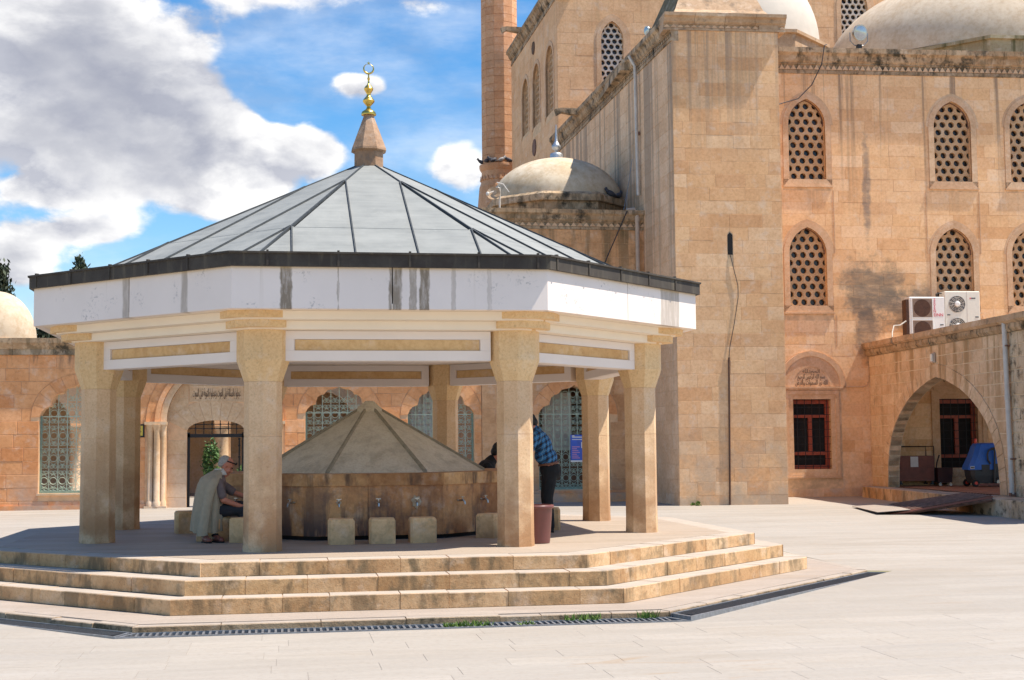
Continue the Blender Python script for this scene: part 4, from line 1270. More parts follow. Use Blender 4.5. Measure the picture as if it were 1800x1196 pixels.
# ------------------------------------------------------------------ mosque
mq = thing('mosque', 'large warm sandstone mosque with square corner tower, lattice windows and domes', 'mosque', ML(0, 0, 0), RM)
TV = -3.913
ZG = -.45
TX0, TX1 = -7.40, -4.60
tw = stone_wall(mq, 'tower_front', (0, TV, 0), 0, TX0, TX1, ZG, 11.80, M['mortar'], M['tower'], .345, (.40, .95), [], [[(-6.045, 5.98), (-6.045, 6.58), (-5.905, 6.58), (-5.905, 5.98)]], .5, 150, 21, .005, .005)
obj('slot_window', MB().prism([(-6.04, 5.99), (-5.91, 5.99), (-5.91, 6.5), (-5.975, 6.57), (-6.04, 6.5)], -.006, .01), M['dark'], tw)
obj('tower_side_right', MB().box(TX1 - .5, TX1, TV + .5, 0, ZG, 11.80), M['tower'], mq)
cornice(mq, TX0 - .22, TX1 + .20, 11.80, 12.22, .20, M['cornice_pale'], (0, TV, 0), blk=.72, zz=True)
cornice(mq, -.05, 3.8, 11.80, 12.22, .20, M['cornice_pale'], (TX1, TV, 0), rad(90), blk=.8)
# flank wall (slightly skewed), runs back past the annex
KS = math.atan(.068)
FL_RZ = rad(-90) + KS
FLO = (TX0, TV, 0)
# flank frame: local x runs towards the viewer, so the wall lies at x < 0
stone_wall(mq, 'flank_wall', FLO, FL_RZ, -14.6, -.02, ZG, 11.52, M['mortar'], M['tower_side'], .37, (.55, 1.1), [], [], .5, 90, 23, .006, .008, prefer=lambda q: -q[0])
cornice(mq, -14.6, .02, 11.52, 12.16, .20, M['cornice'], FLO, FL_RZ, blk=.85, zz=True, zmat=M['cornice'])
# tower roof: low stone pyramid cut off by the frame
obj('tower_roof', MB().loft([[(TX0 + .05, TV + .12, 12.2), (TX1 - .0, TV + .12, 12.2), (TX1, 0, 12.2), (TX0 - .15, 0, 12.2)],
                            [(TX0 + .25, TV + .6, 12.55), (TX1 - .18, TV + .6, 12.55), (TX1 - .2, -.4, 12.55), (TX0 + .1, -.4, 12.55)],
                            [(TX0 + 1.0, TV + 1.6, 14.4), (TX1 - .75, TV + 1.6, 14.4), (TX1 - .9, -1.1, 14.4), (TX0 + .9, -1.1, 14.4)]]), M['cornice_pale'], mq)
obj('moss_cover', MB().add([(TX0 + .01, TV + .13, 12.21), (TX0 + .235, TV + .62, 12.56), (TX0 + .985, TV + 1.62, 14.4), (TX0 + .885, -1.1, 14.4), (TX0 + .08, -.4, 12.56), (TX0 - .18, 0, 12.21)], [(0, 1, 4, 5), (1, 2, 3, 4)]), M['moss'], mq)
# front wall with lattice windows
LW = [(-2.595, .545, 8.72, 10.30, .76), (1.765, .56, 8.70, 10.30, .76), (4.07, .56, 8.70, 10.32, .76),
      (-2.645, .545, 5.08, 6.58, .75), (1.712, .565, 5.08, 6.58, .75), (4.01, .56, 5.08, 6.58, .75)]
RWD = [(-2.64, .55, .44, 2.415), (1.685, .57, .30, 2.405)]
holes = [opening(q[1], q[2], q[3], q[4], 10, q[0]) for q in LW] + [[(q[0] - q[1], q[2]), (q[0] - q[1], q[3]), (q[0] + q[1], q[3]), (q[0] + q[1], q[2])] for q in RWD]
avoid = [opening(q[1] + .17, q[2] - .24, q[3], q[4] + .17, 10, q[0]) for q in LW]
avoid += [[(c - .74, b - .24), (c - .74, 2.78), (c + .86, 2.78), (c + .86, b - .24)] for c, w_, b, t in RWD]
avoid += [[(c - 1.02, 2.70)] + arch_pts(1.02, 2.80, .98, 10, c) + [(c + 1.02, 2.70)] for c, w_, b, t in RWD]
fw_ = stone_wall(mq, 'front_wall', (0, 0, 0), 0, TX1 + .0, 9.5, ZG, 11.80, M['mortar'], M['facade'], .345, (.45, 1.0), holes, avoid, .5, 150, 31, .005, .006,
                 prefer=lambda q: max(0, q[1] - 4.5) * 10 - (q[1] - q[0]))
cornice(mq, TX1 + .02, 9.5, 11.80, 12.52, .22, M['cornice'], (0, 0, 0), blk=.9)
lat = {}
for cx, w_, z0, zs, rs in LW:
    wn = link('window', None, mq)
    wn.location = (cx, 0, 0)
    wi = opening(w_, z0, zs, rs, 10)
    o1 = opening(w_ + .165, z0 - .02, zs, rs + .165, 10)
    wn2 = obj('window_frame', MB().band(wi[1:-1], [(x, z) for x, z in o1[1:-1]], -.028, .06), M['trim'], wn)
    m = MB().band([(-w_, z0), (-w_, zs)], [(-w_ - .165, z0 - .19), (-w_ - .165, zs)], -.028, .06).band([(w_, z0), (w_, zs)], [(w_ + .165, z0 - .19), (w_ + .165, zs)], -.028, .06)
    m.box(-w_ - .165, w_ + .165, -.028, .06, z0 - .19, z0 - .002)
    obj('window_jamb', m, M['trim'], wn)
    obj('window_sill', MB().box(-w_ - .19, w_ + .19, -.06, .02, z0 - .235, z0 - .195), M['trim'], wn)
    o2 = opening(w_ + .235, z0 - .02, zs, rs + .235, 10)
    obj('outer_moulding', MB().band(o1[1:-1], o2[1:-1], -.012, .05), M['trim'], wn)
    key = 'u' if z0 > 8 else 'l'
    if key not in lat:
        lm = lattice_mesh(-.62, .62, 0, 2.5, .262, .090, .10)
        lat[key] = lm.mesh('lattice', False); lat[key].materials.append(M['lattice'])
    link('lattice', lat[key], wn, (0, .13, z0 + .11))
    obj('lead_border', MB().band([(x * .94, z0 + .03 + (z - z0) * .975) for x, z in wi[1:-1]], wi[1:-1], .10, .135), M['ruststeel'], wn)
    obj('pane', MB().box(-w_ - .1, w_ + .1, .24, .25, z0 - .05, zs + rs + .05), M['glass'], wn)
def red_window(c, w_, b, t, ins):
    wn = link('barred_window', None, mq, (c, 0, 0))
    fr = MB()
    y0, y1 = .16, .24
    fr.box(-w_, -w_ + .06, y0, y1, b, t).box(w_ - .12, w_, y0, y1, b, t).box(-w_ + .06, w_ - .12, y0, y1, t - .13, t).box(-w_ + .06, w_ - .12, y0, y1, b, b + .11)
    za, zb = b + (t - b) * .20, b + (t - b) * .735
    fr.box(-w_ + .06, w_ - .12, y0 + .002, y1, za, za + .09).box(-w_ + .06, w_ - .12, y0 + .002, y1, zb, zb + .09)
    fr.box(-.06, .06, y0 + .004, y1 + .002, za + .09, zb)
    obj('red_frame', fr, M['redwood'], wn)
    gl = obj('pane', MB().box(-w_, w_, y1 - .01, y1 + .0, b, t), M['dark'], wn)
    gm = MB()
    n = 5
    for i in range(n):
        x = -w_ + .03 + (2 * w_ - .02) * (i + .5) / n
        gm.box(x - .008, x + .008, .055, .07, b - .0, t)
    for i in range(10):
        z = b + .08 + (t - b - .1) * i / 9
        gm.box(-w_ - .0, w_ + .10, .045, .06, z - .008, z + .008)
        gm.ell((w_ + .085, .045, z), (.02, .02, .022), 6, 4)
    obj('window_bars', gm, M['black'], wn)
    # stepped stone surround
    def rect(d, lo): return [(-w_ - d, b - lo), (-w_ - d, t + d), (w_ + d, t + d), (w_ + d, b - lo)]
    obj('surround', MB().band(rect(0, .0), rect(.13, .14), -.02, .08, True), M['trim'], wn)
    obj('surround', MB().band(rect(.13, .14), rect(.24, .22), -.045, .05, True), M['trim'], wn)
    obj('window_sill', MB().box(-w_ - .30, w_ + .30, -.075, .03, b - .255, b - .223), M['trim'], wn)
    zt = 2.715
    obj('lintel_moulding', MB().box(-.78, .92, -.07, .03, zt, zt + .055).box(-.74, .88, -.04, .03, zt - .05, zt - .002), M['trim'], wn)
    zc = zt + .058
    a0, a1, a2 = arch_pts(.535, zc, .56, 12), arch_pts(.84, zc, .86, 12), arch_pts(.98, zc, 1.00, 12)
    obj('tympanum', MB().prism([(x, z) for x, z in arch_pts(.535, zc, .56, 12)], -.012, .06), M['trim'], wn)
    obj('tympanum_ring', MB().band(a0, a1, -.026, .06), M['trim'], wn)
    obj('tympanum_ring', MB().band(a1, a2, -.050, .06), M['trim'], wn)
    if ins:
        rows = [('الحمدلله', .50, .17, .41), ('بسم الله الرحمن الرحيم', .80, .20, .255), ('الله نور السموات والارض', .94, .19, .10)]
    else: rows = [('الله نور السموات والارض', .86, .18, .20), ('بسم الله الرحمن', .6, .15, .36)]
    for tx, ww, hh, zz in rows:
        inscription(tx, ww, hh, M['ink'], wn, (0, -.014, zc + zz), depth=.003)
    # lettered field beside the window head
    return wn
for cx_, hw_ in ((-2.62, .775), (1.72, .80)):
    for s_ in (-1, 1):
        for za_, zb_ in ((6.6, 8.40), (3.95 if s_ > 0 else 4.0, 4.80)):
            obj('panel_moulding', MB().box(cx_ + s_ * hw_ - .014, cx_ + s_ * hw_ + .014, -.018, .004, za_, zb_), M['trim'], fw_)
red_window(RWD[0][0], RWD[0][1], RWD[0][2], RWD[0][3], True)
red_window(RWD[1][0], RWD[1][1], RWD[1][2], RWD[1][3], False)
pts = [(-1.64, zt_) for zt_ in (2.76,)] + [(-1.15, 2.76), (-1.02, 2.80), (-.96, 2.92), (-.96, 3.35)]
obj('roll_moulding', MB().tube([(x, -.02, z) for x, z in pts], .022, 6), M['trim'], fw_)

# upper block of the prayer hall
UB = 9.83; UX = -8.38
up_ = link('upper_block', None, mq)
ULW = [(-6.40, .40, 14.10, 15.60, .66), (2.56, .50, 15.2, 17.0, .7)]
uw = stone_wall(mq, 'upper_front', (0, UB, 0), 0, UX, 14.0, 11.3, 19.5, M['mortar'], M['upper'], .40, (.6, 1.1), [opening(q[1], q[2], q[3], q[4], 10, q[0]) for q in ULW],
                [opening(q[1] + .2, q[2] - .2, q[3], q[4] + .2, 10, q[0]) for q in ULW], .5, 0, 41, .007, .008)
for cx, w_, z0, zs, rs in ULW:
    wi = opening(w_, z0, zs, rs, 10); o1 = opening(w_ + .17, z0 - .2, zs, rs + .17, 10)
    wn = link('window', None, mq, (cx, UB, 0))
    obj('window_frame', MB().band(wi, o1, -.03, .06), M['trim'], wn)
    o2 = opening(w_ + .26, z0 - .24, zs, rs + .26, 10)
    obj('outer_moulding', MB().band(o1, o2, -.012, .05), M['trim'], wn)
    me = lattice_mesh(-w_ - .1, w_ + .1, 0, zs + rs - z0, .225, .088, .10).mesh('lattice', False); me.materials.append(M['lattice_pale'])
    link('lattice', me, wn, (.05, .14, z0 + .1))
    obj('pane', MB().box(-w_ - .1, w_ + .1, .26, .27, z0 - .05, zs + rs + .05), M['glass'], wn)
# left face of the upper block, on the line of the flank
UL = ((UX, UB, 0), FL_RZ)
SW = [(-1.35, .34, 13.2, 15.0, .70), (-3.85, .34, 13.35, 15.0, .72), (-6.1, .34, 13.5, 15.0, .72)]
stone_wall(mq, 'upper_side', UL[0], UL[1], -9.2, -.02, 11.3, 17.05, M['mortar'], M['upper'], .40, (.6, 1.1), [opening(q[1] * 2, q[2], q[3], q[4], 8, q[0]) for q in SW], [opening(q[1] * 2 + .15, q[2] - .1, q[3], q[4] + .15, 8, q[0]) for q in SW], .5, 0, 43, .007, .008)
for cx, w_, z0, zs, rs in SW:
    wi = opening(w_ * 2, z0, zs, rs, 8, cx); o1 = opening(w_ * 2 + .16, z0 - .1, zs, rs + .16, 8, cx)
    wn = link('window', None, mq, UL[0], UL[1])
    obj('window_frame', MB().band(wi, o1, -.03, .06).prism(wi, .22, .24), M['trim'], wn)
    me = lattice_mesh(-w_ * 2 - .05, w_ * 2 + .05, 0, zs + rs - z0, .26, .1, .08).mesh('lattice', False); me.materials.append(M['lattice'])
    link('lattice', me, wn, (cx, .12, z0 + .1))
for z, r in ((16.45, .26), (12.56, .34)):
    o = obj('round_boss', MB().lathe([(r, 0), (r * .9, .05), (r * .75, .03), (r * .7, .03)], 20), M['ink'] if r < .3 else M['ruststeel'], mq)
    o.location = Vector(UL[0]) + Matrix.Rotation(FL_RZ, 3, 'Z') @ Vector((-4.3, 0, 0)) + Vector((0, 0, z)); o.rotation_euler = (rad(90), 0, FL_RZ)
cornice(mq, -9.2, .3, 17.05, 17.68, .22, M['cornice'], UL[0], UL[1], blk=.9, zz=False)
obj('upper_fill', MB().box(UX + .3, 13.5, UB + .6, UB + 9, 11, 17.4), M['upper'], mq)
def spout(lx, z, frame, parent=mq):
    m = MB().loft([[(-.12, .1, -.12), (.12, .1, -.12), (.12, .1, .12), (-.12, .1, .12)], [(-.11, -.55, -.02), (.11, -.55, -.02), (.11, -.55, .13), (-.11, -.55, .13)], [(-.10, -.72, -.12), (.10, -.72, -.12), (.10, -.78, .08), (-.10, -.78, .08)]])
    o = obj('rain_spout', m, M['cornice'], parent)
    o.location = Vector(frame[0]) + Matrix.Rotation(frame[1], 3, 'Z') @ Vector((lx, -.15, z)); o.rotation_euler = (0, 0, frame[1])
spout(-10.2, 12.05, (FLO, FL_RZ)); spout(-6.4, 17.75, UL)
# roof domes
obj('flat_roof', MB().box(TX1, 9.5, .5, UB, 12.2, 12.4).box(TX0 - .6, TX1, 0, UB, 11.8, 12.0), M['cornice'], mq)
def dome(cx, cy, rd, zb, hd, rr, zt, mat, dmat, pw_=.85):
    obj('drum', MB().lathe([(rr, zb), (rr, zt - .12), (rr + .10, zt - .10), (rr + .10, zt), (rr - .1, zt + .03)], 8, cx, cy, a0=rad(22.5)), dmat, mq)
    pf = [(rd * math.cos(t) ** pw_, zt + .02 + hd * math.sin(t)) for t in [rad(i * 5) for i in range(18)]] + [(.06, zt + .02 + hd)]
    obj('dome', MB().lathe(pf, 48, cx, cy), mat, mq, smooth=60)
dome(5.45, 5.75, 5.28, 12.3, 3.1, 5.62, 13.22, M['dome'], M['drum'], .72)
dome(-3.35, 4.3, 2.55, 12.1, 2.9, 2.75, 13.62, M['dome_white'], M['cornice_pale'], 1.0)
# ------------------------------------------------------------------ portico with the wide arch, on the right
PR = RM + rad(-90)
po = thing('arched_portico', 'low pale stone portico with one wide arch against the mosque front', 'portico', ML(-.93, 0, 0), PR)
# portico frame: x runs from the mosque front towards the viewer, y runs into the portico
hp_ = [(-3.40, 0), (-3.36, .55), (-3.25, 1.0), (-3.05, 1.40), (-2.75, 1.74), (-2.35, 2.04), (-1.9, 2.30), (-1.4, 2.52), (-.95, 2.66), (-.5, 2.78), (0, 2.86)]
ACX = 4.66; FZ = -.05
ins = [(ACX + x, FZ + z) for x, z in hp_] + [(ACX - x, FZ + z) for x, z in reversed(hp_[:-1])]
def offs(pts, d):
    o = []
    for i, p in enumerate(pts):
        a, b = pts[max(0, i - 1)], pts[min(len(pts) - 1, i + 1)]
        t = Vector((b[0] - a[0], b[1] - a[1])).normalized()
        o.append((p[0] - t.y * d, p[1] + t.x * d))
    return o
ous = offs(ins, .34)
ous = [(x, max(z, FZ)) for x, z in ous]
stone_wall(po, 'arcade_wall', (0, 0, 0), 0, .02, 8.55, FZ, 3.62, M['mortar_arcade'], M['arcade'], .285, (.5, .95), [ins], [ous], .30, 150, 51, .022, .010)
stone_wall(po, 'corner_pier', (0, 0, 0), 0, 8.56, 12.4, FZ, 3.62, M['mortar_arcade'], M['arcade_rough'], .285, (.35, .7), [], [], .45, 70, 53, .026, .020)
voussoirs(po, 'arch_stone', ins, ous, 34, -.022, .29, M['arcade'], .014)
def seg_row(x0, x1, L, pf, mat, name, jit=.01):
    x = x0
    while x < x1 - .1:
        l = L * RNG.uniform(.75, 1.25); e = min(x1, x + l)
        j = RNG.uniform(-jit, jit)
        obj(name, MB().loft([[(x + .006, y + j, z) for y, z in pf], [(e - .006, y + j, z) for y, z in pf]]), mat, po)
        x = e
seg_row(.0, 12.5, .55, [(.3, 3.625), (-.05, 3.625), (-.11, 3.70), (-.11, 3.80), (.3, 3.80)], M['cornice'], 'cornice_stone', .02)
seg_row(.0, 12.6, .75, [(.4, 3.805), (-.13, 3.805), (-.20, 3.86), (-.20, 3.99), (.4, 4.0)], M['cornice_pale'], 'cornice_stone', .012)
obj('roof', MB().box(.0, 12.5, .30, 9.2, 3.62, 3.95), M['cornice_pale'], po)  # unseen inner part added in length to keep sun out of the portico
obj('pier', MB().box(11.6, 12.4, 3.6, 4.2, FZ, 3.62).box(11.6, 12.4, 8.4, 9.2, FZ, 3.62), M['arcade'], po)
obj('floor', MB().box(.02, 12.3, -.30, 9.2, -.5, FZ), M['redtile'], po)
# plinth in front, edge stones one by one
px = [.55]
while px[-1] < 12.2: px.append(px[-1] + RNG.uniform(.55, 1.0))
def pe(x): return -.50 - (x - .5) * .045
for a, b in zip(px, px[1:]):
    z1 = FZ + .012 + RNG.uniform(-.008, .004)
    obj('plinth_stone', MB().loft([[(a + .005, pe(a), -.6), (b - .005, pe(b), -.6), (b - .005, -.02, -.6), (a + .005, -.02, -.6)], [(a + .005, pe(a), z1 - .015), (b - .005, pe(b), z1 - .015), (b - .005, -.02, z1 - .015), (a + .005, -.02, z1 - .015)],
        [(a + .007, pe(a) + .015, z1), (b - .007, pe(b) + .015, z1), (b - .007, -.02, z1), (a + .007, -.02, z1)]]), M['arcade_rough'] if a > 8 else M['step'], po)
def PL(x, y, z): return ML(-.93 + y, -x, z)
# downpipe, lamp
dp = thing('downpipe', 'pale grey downpipe on the right pier of the portico', 'pipe', PL(8.70, -.10, 0), PR)
obj('pipe_run', MB().tube([(0, .0, 3.86), (0, .0, 3.55), (.03, 0, 2.2), (.10, 0, .02)], .058, 10), M['pipe'], dp, smooth=40)
obj('pipe_joint', MB().tube([(.03, 0, 2.22), (.035, 0, 2.10)], .068, 10).tube([(.085, 0, .45), (.088, 0, .38)], .068, 10), M['pipe'], dp, smooth=40)
obj('pipe_bracket', MB().box(-.01, .10, -.03, .12, 3.30, 3.33).box(.03, .16, -.03, .12, .78, .81).box(.06, .15, -.06, .10, -.03, .05), M['ruststeel'], dp)
lp = thing('wall_lamp', 'small bulkhead lamp above the wide arch', 'lamp', PL(4.60, -.02, 3.30), PR)
obj('lamp_housing', MB().cbox(-.10, .10, -.05, .02, -.12, .13, .025), M['pipe_tan'], lp)
obj('lamp_cover', MB().cbox(-.07, .07, -.085, -.05, -.09, .10, .02), M['cream'], lp)
# ramp plate
rp = thing('ramp_plate', 'rust red ribbed steel ramp lying from the plinth down to the paving', 'ramp')
A_, B_, C_, D_ = ML(-3.25, -5.9, -.375), ML(-3.75, -8.6, -.385), ML(-1.92, -9.75, .02), ML(-1.70, -7.9, .02)
m = MB()
nr = 9
dn = Vector((0, 0, -.035))
m.add([A_, B_, C_, D_, A_ + dn, B_ + dn, C_ + dn, D_ + dn], [(0, 1, 2, 3), (7, 6, 5, 4), (0, 4, 5, 1), (1, 5, 6, 2), (2, 6, 7, 3), (3, 7, 4, 0)])
obj('ramp_sheet', m, M['cart'], rp)
for i in range(nr):
    t = (i + .5) / nr
    p, q = A_.lerp(B_, t), D_.lerp(C_, t)
    p = p.lerp(q, .2)
    obj('ramp_rib', MB().tube([p + Vector((0, 0, .012)), q + Vector((0, 0, .012))], .018, 4), M['ruststeel'], rp)
P0, P1 = A_.lerp(D_, .2), B_.lerp(C_, .2)
q_ = [A_ + Vector((-.35, 0.15, .0)), B_ + Vector((-.35, -.1, .0)), P1 + Vector((0, 0, .02)), P0 + Vector((0, 0, .02))]
q_[0].z = q_[1].z = -.335
obj('entry_plate', MB().add([*q_, *[v + Vector((0, 0, -.012)) for v in q_]], [(0, 1, 2, 3), (7, 6, 5, 4), (0, 4, 5, 1), (1, 5, 6, 2), (2, 6, 7, 3), (3, 7, 4, 0)]), M['kerb'], rp)
obj('ramp_beam', MB().tube([B_ + Vector((.1, .1, -.02)), C_ + Vector((0, .03, -.07))], .045, 4).tube([A_.lerp(B_, .5) + Vector((.2, 0, -.02)), D_.lerp(C_, .5) + Vector((0, 0, -.07))], .045, 4), M['ruststeel'], rp)
# utility cart
ct = thing('utility_cart', 'rust red sheet metal cart with a rail and a pasted paper under the arch', 'cart', ML(-.40, -.62, FZ), RM)
obj('side_panel', MB().box(0, 1.06, -.01, .01, .14, .52).box(0, 1.06, -.012, .008, .525, .84).box(0, 1.06, .55, .57, .14, .84), M['cart'], ct)
obj('cart_end', MB().box(0, .02, .01, .55, .14, .84).box(1.04, 1.06, .01, .55, .14, .84).box(.02, 1.04, .01, .55, .14, .16), M['cart_dark'], ct)
obj('rail', MB().tube([(.02, 0, .84), (.02, 0, 1.10), (1.05, 0, 1.10), (1.05, 0, .10)], .016, 6).tube([(.02, .56, .84), (.02, .56, 1.10), (1.05, .56, 1.10), (1.05, .56, .84)], .016, 6), M['black'], ct)
obj('pasted_paper', MB().box(.36, .58, -.016, -.012, .53, .82), M['paper'], ct)
for x in (.08, 1.0):
    for y in (.04, .52): obj('castor', MB().lathe([(.06, -.02), (.06, .02)], 12).box(-.02, .02, -.03, .03, .02, .14), M['grey_plastic'], ct, (x, y, .06))
bxo = thing('metal_bin', 'small dark red metal bin on castors right of the utility cart', 'bin', ML(.72, -.72, FZ), RM)
obj('bin_body', MB().loft([[(0, 0, .08), (.40, 0, .08), (.40, .36, .08), (0, .36, .08)], [(-.02, -.02, .50), (.42, -.02, .50), (.42, .38, .50), (-.02, .38, .50)]]), M['cart_dark'], bxo)
obj('bin_handle', MB().tube([(.02, .18, .50), (.05, .18, .66), (.12, .18, .86)], .018, 6), M['black'], bxo)
for x in (.05, .35): obj('castor', MB().tube([(x, -.02, .04), (x, .02, .04)], .04, 10).box(x - .015, x + .015, -.02, .02, .04, .09), M['cream'], bxo)
sbm = MB().cbox(0, .66, 0, .30, 0, .24, .02).mesh('stone_block'); sbm.materials.append(M['cornice_pale'])
b1 = tag(link('stone_block', sbm, None, ML(1.12, -.34, FZ), RM), 'rough grey stone block on the portico floor below the dark window', 'stone block', 'stone blocks below the portico window')
b2 = dup(b1, ML(1.10, -.31, FZ + .245), RM, 'upper rough grey stone block lying on another below the dark window')
# floor scrubber
fsb = thing('floor_scrubber', 'blue floor scrubbing machine with a looped grey hose and orange beacon', 'cleaning machine', ML(1.62, -1.62, FZ), RM)
def rr(x0, x1, y0, y1, z, c): return [(x0 + c, y0, z), (x1 - c, y0, z), (x1, y0 + c, z), (x1, y1 - c, z), (x1 - c, y1, z), (x0 + c, y1, z), (x0, y1 - c, z), (x0, y0 + c, z)]
obj('lower_tank', MB().loft([rr(-.38, .42, -.26, .26, .10, .06), rr(-.44, .44, -.28, .28, .30, .08), rr(-.46, .42, -.28, .28, .50, .08)]), M['grey_plastic'], fsb)
obj('blue_hood', MB().loft([rr(-.52, .46, -.30, .30, .46, .10), rr(-.50, .46, -.30, .30, .56, .10), rr(-.36, .45, -.28, .28, .84, .10), rr(-.27, .42, -.25, .25, 1.10, .10), rr(-.22, .38, -.22, .22, 1.17, .10), rr(-.12, .28, -.14, .14, 1.19, .08)]), M['blue_plastic'], fsb, smooth=35)
obj('front_recess', MB().box(-.18, .05, -.306, -.28, .42, .60).box(.22, .34, -.306, -.28, .42, .62), M['grey_plastic'], fsb)
obj('number_plate', MB().box(-.50, -.38, -.31, -.30, .49, .56), M['white'], fsb)
obj('plate_lettering', MB().box(-.49, -.46, -.314, -.31, .505, .545).box(-.45, -.42, -.314, -.31, .505, .545).box(-.41, -.39, -.314, -.31, .505, .545), M['black'], fsb)
obj('hose', MB().tube([(.16, -.33, .12), (.17, -.34, .5), (.18, -.35, .95), (.16, -.36, 1.0), (.08, -.36, 1.02), (.0, -.36, .97), (-.03, -.35, .86), (-.01, -.34, .72), (.06, -.33, .62)] , .026, 8).tube([(.08, -.36, 1.03), (.18, -.36, 1.05), (.28, -.36, 1.0), (.33, -.35, .9), (.34, -.34, .74)], .026, 8), M['grey_plastic'], fsb, smooth=60)
obj('beacon', MB().lathe([(.045, 1.18), (.045, 1.20), (.038, 1.20), (.038, 1.29), (.02, 1.31)], 12, -.19, 0), M['red_lamp'], fsb, smooth=40)
obj('squeegee', MB().box(-.30, .55, -.34, -.22, .03, .09).box(.5, .58, -.36, .2, .02, .07), M['cart'], fsb)
for x, r in ((-.36, .10), (.28, .13)):
    for y in (-.30, .27):
        w_ = obj('wheel', MB().tube([(x, y - .03, r), (x, y + .03, r)], r, 16), M['black'], fsb, smooth=40)
        obj('wheel_hub', MB().tube([(x, y - .036, r), (x, y + .036, r)], r * .45, 10), M['red_lamp'] if x < 0 else M['chrome'], w_)
# air conditioners on the portico roof
def fan(parent, x, z, r, mat_ring, hub):
    f = MB()
    for k in range(4):
        q = r * (.42 + .18 * k)
        f.tube([(x + q * math.cos(2 * math.pi * j / 20), -.012, z + q * math.sin(2 * math.pi * j / 20)) for j in range(21)], .006, 4)
    for k in range(12):
        a = 2 * math.pi * k / 12
        f.tube([(x + r * .25 * math.cos(a), -.012, z + r * .25 * math.sin(a)), (x + r * math.cos(a + .25), -.012, z + r * math.sin(a + .25))], .005, 4)
    op = obj('fan_opening', MB().lathe([(r, -.004), (r, .004)], 24, 0, 0), M['grey_plastic'], parent, (x, -.002, z)); op.rotation_euler = (rad(90), 0, 0)
    fo = obj('fan_guard', f, mat_ring, parent, recalc=False)
    if hub:
        h = obj('fan_hub', MB().lathe([(r * .32, 0), (r * .32, .03), (r * .2, .045)], 16), M['white'], parent, (x, -.005, z)); h.rotation_euler = (rad(90), 0, 0)
ZR = 3.96
a1 = thing('air_conditioner', 'white two fan air conditioner with brown fan grilles and red lettering on the portico roof', 'air conditioner', ML(-.09, -1.0, ZR), RM, 'air conditioners on the portico roof')
obj('casing', MB().cbox(0, 1.03, 0, .36, .05, 1.27, .015), M['white'], a1)
obj('feet', MB().box(.1, .2, .02, .34, 0, .05).box(.8, .9, .02, .34, 0, .05), M['ruststeel'], a1)
for z in (.08, .69):
    obj('grille_panel', MB().box(.08, .66, -.004, -.001, z, z + .53), M['pipe_tan'], a1)
    op = obj('fan_opening', MB().lathe([(.245, -.003), (.245, .003)], 24), M['pipe_brown'], a1, (.37, -.006, z + .265)); op.rotation_euler = (rad(90), 0, 0)
    gm = MB()
    for i in range(22): gm.box(.10 + i * .0255, .106 + i * .0255, -.016, -.011, z + .01, z + .52)
    obj('fan_guard', gm, M['ruststeel'], a1, recalc=False)
    obj('grille_frame', MB().band([(.08, z), (.66, z), (.66, z + .53), (.08, z + .53)], [(.055, z - .025), (.685, z - .025), (.685, z + .555), (.055, z + .555)], -.02, -.001, True), M['white'], a1)
obj('side_coil', MB().box(-.08, -.01, .03, .33, .05, 1.2), M['pipe_brown'], a1)
for i, ch in enumerate('SEVEN'):
    obj('red_letter', text_mesh(ch, .115, .002), M['redink'], a1, (.735, -.003, 1.19 - i * .082))
obj('red_lettering', text_mesh('EINN', .125, .002), M['redink'], a1, (.84, -.003, .76))
obj('handle', MB().box(.88, .98, -.006, 0, .47, .50), M['grey_plastic'], a1)
a2 = thing('air_conditioner', 'cream two fan air conditioner with round fans and white hubs on the portico roof', 'air conditioner', ML(.945, -1.0, ZR), RM, 'air conditioners on the portico roof')
obj('casing', MB().cbox(0, 1.03, 0, .36, .05, 1.43, .015), M['cream'], a2)
obj('feet', MB().box(.1, .2, .02, .34, 0, .05).box(.8, .9, .02, .34, 0, .05), M['ruststeel'], a2)
for z in (.45, 1.07): fan(a2, .36, z, .245, M['pipe'], True)
obj('panel_seam', MB().box(.645, .655, -.004, 0, .06, 1.42), M['pipe'], a2)
obj('maker_mark', MB().box(.78, .90, -.004, 0, 1.22, 1.25), M['grey_plastic'], a2); obj('maker_mark', MB().box(.73, .775, -.004, 0, 1.22, 1.25), M['redink'], a2)
obj('handle', MB().box(.06, .15, -.006, 0, .75, .78).box(.88, .98, -.006, 0, .69, .72), M['grey_plastic'], a2)
obj('refrigerant_pipe', MB().tube([(-.15, .2, 1.22), (-.16, .2, 1.38), (-.08, .2, 1.40), (.05, .2, 1.38)], .02, 6), M['black'], a2)
tag(obj('cable', MB().tube([ML(-.2, -1.0, 4.55), ML(-.45, -1.2, 4.42), ML(-.75, -1.5, 4.38), ML(-1.0, -2.0, 4.15), ML(-1.12, -2.3, 4.0)], .018, 5), M['cable_pale'], smooth=60), 'pale cable sagging from the air conditioner over the portico edge', 'cable')

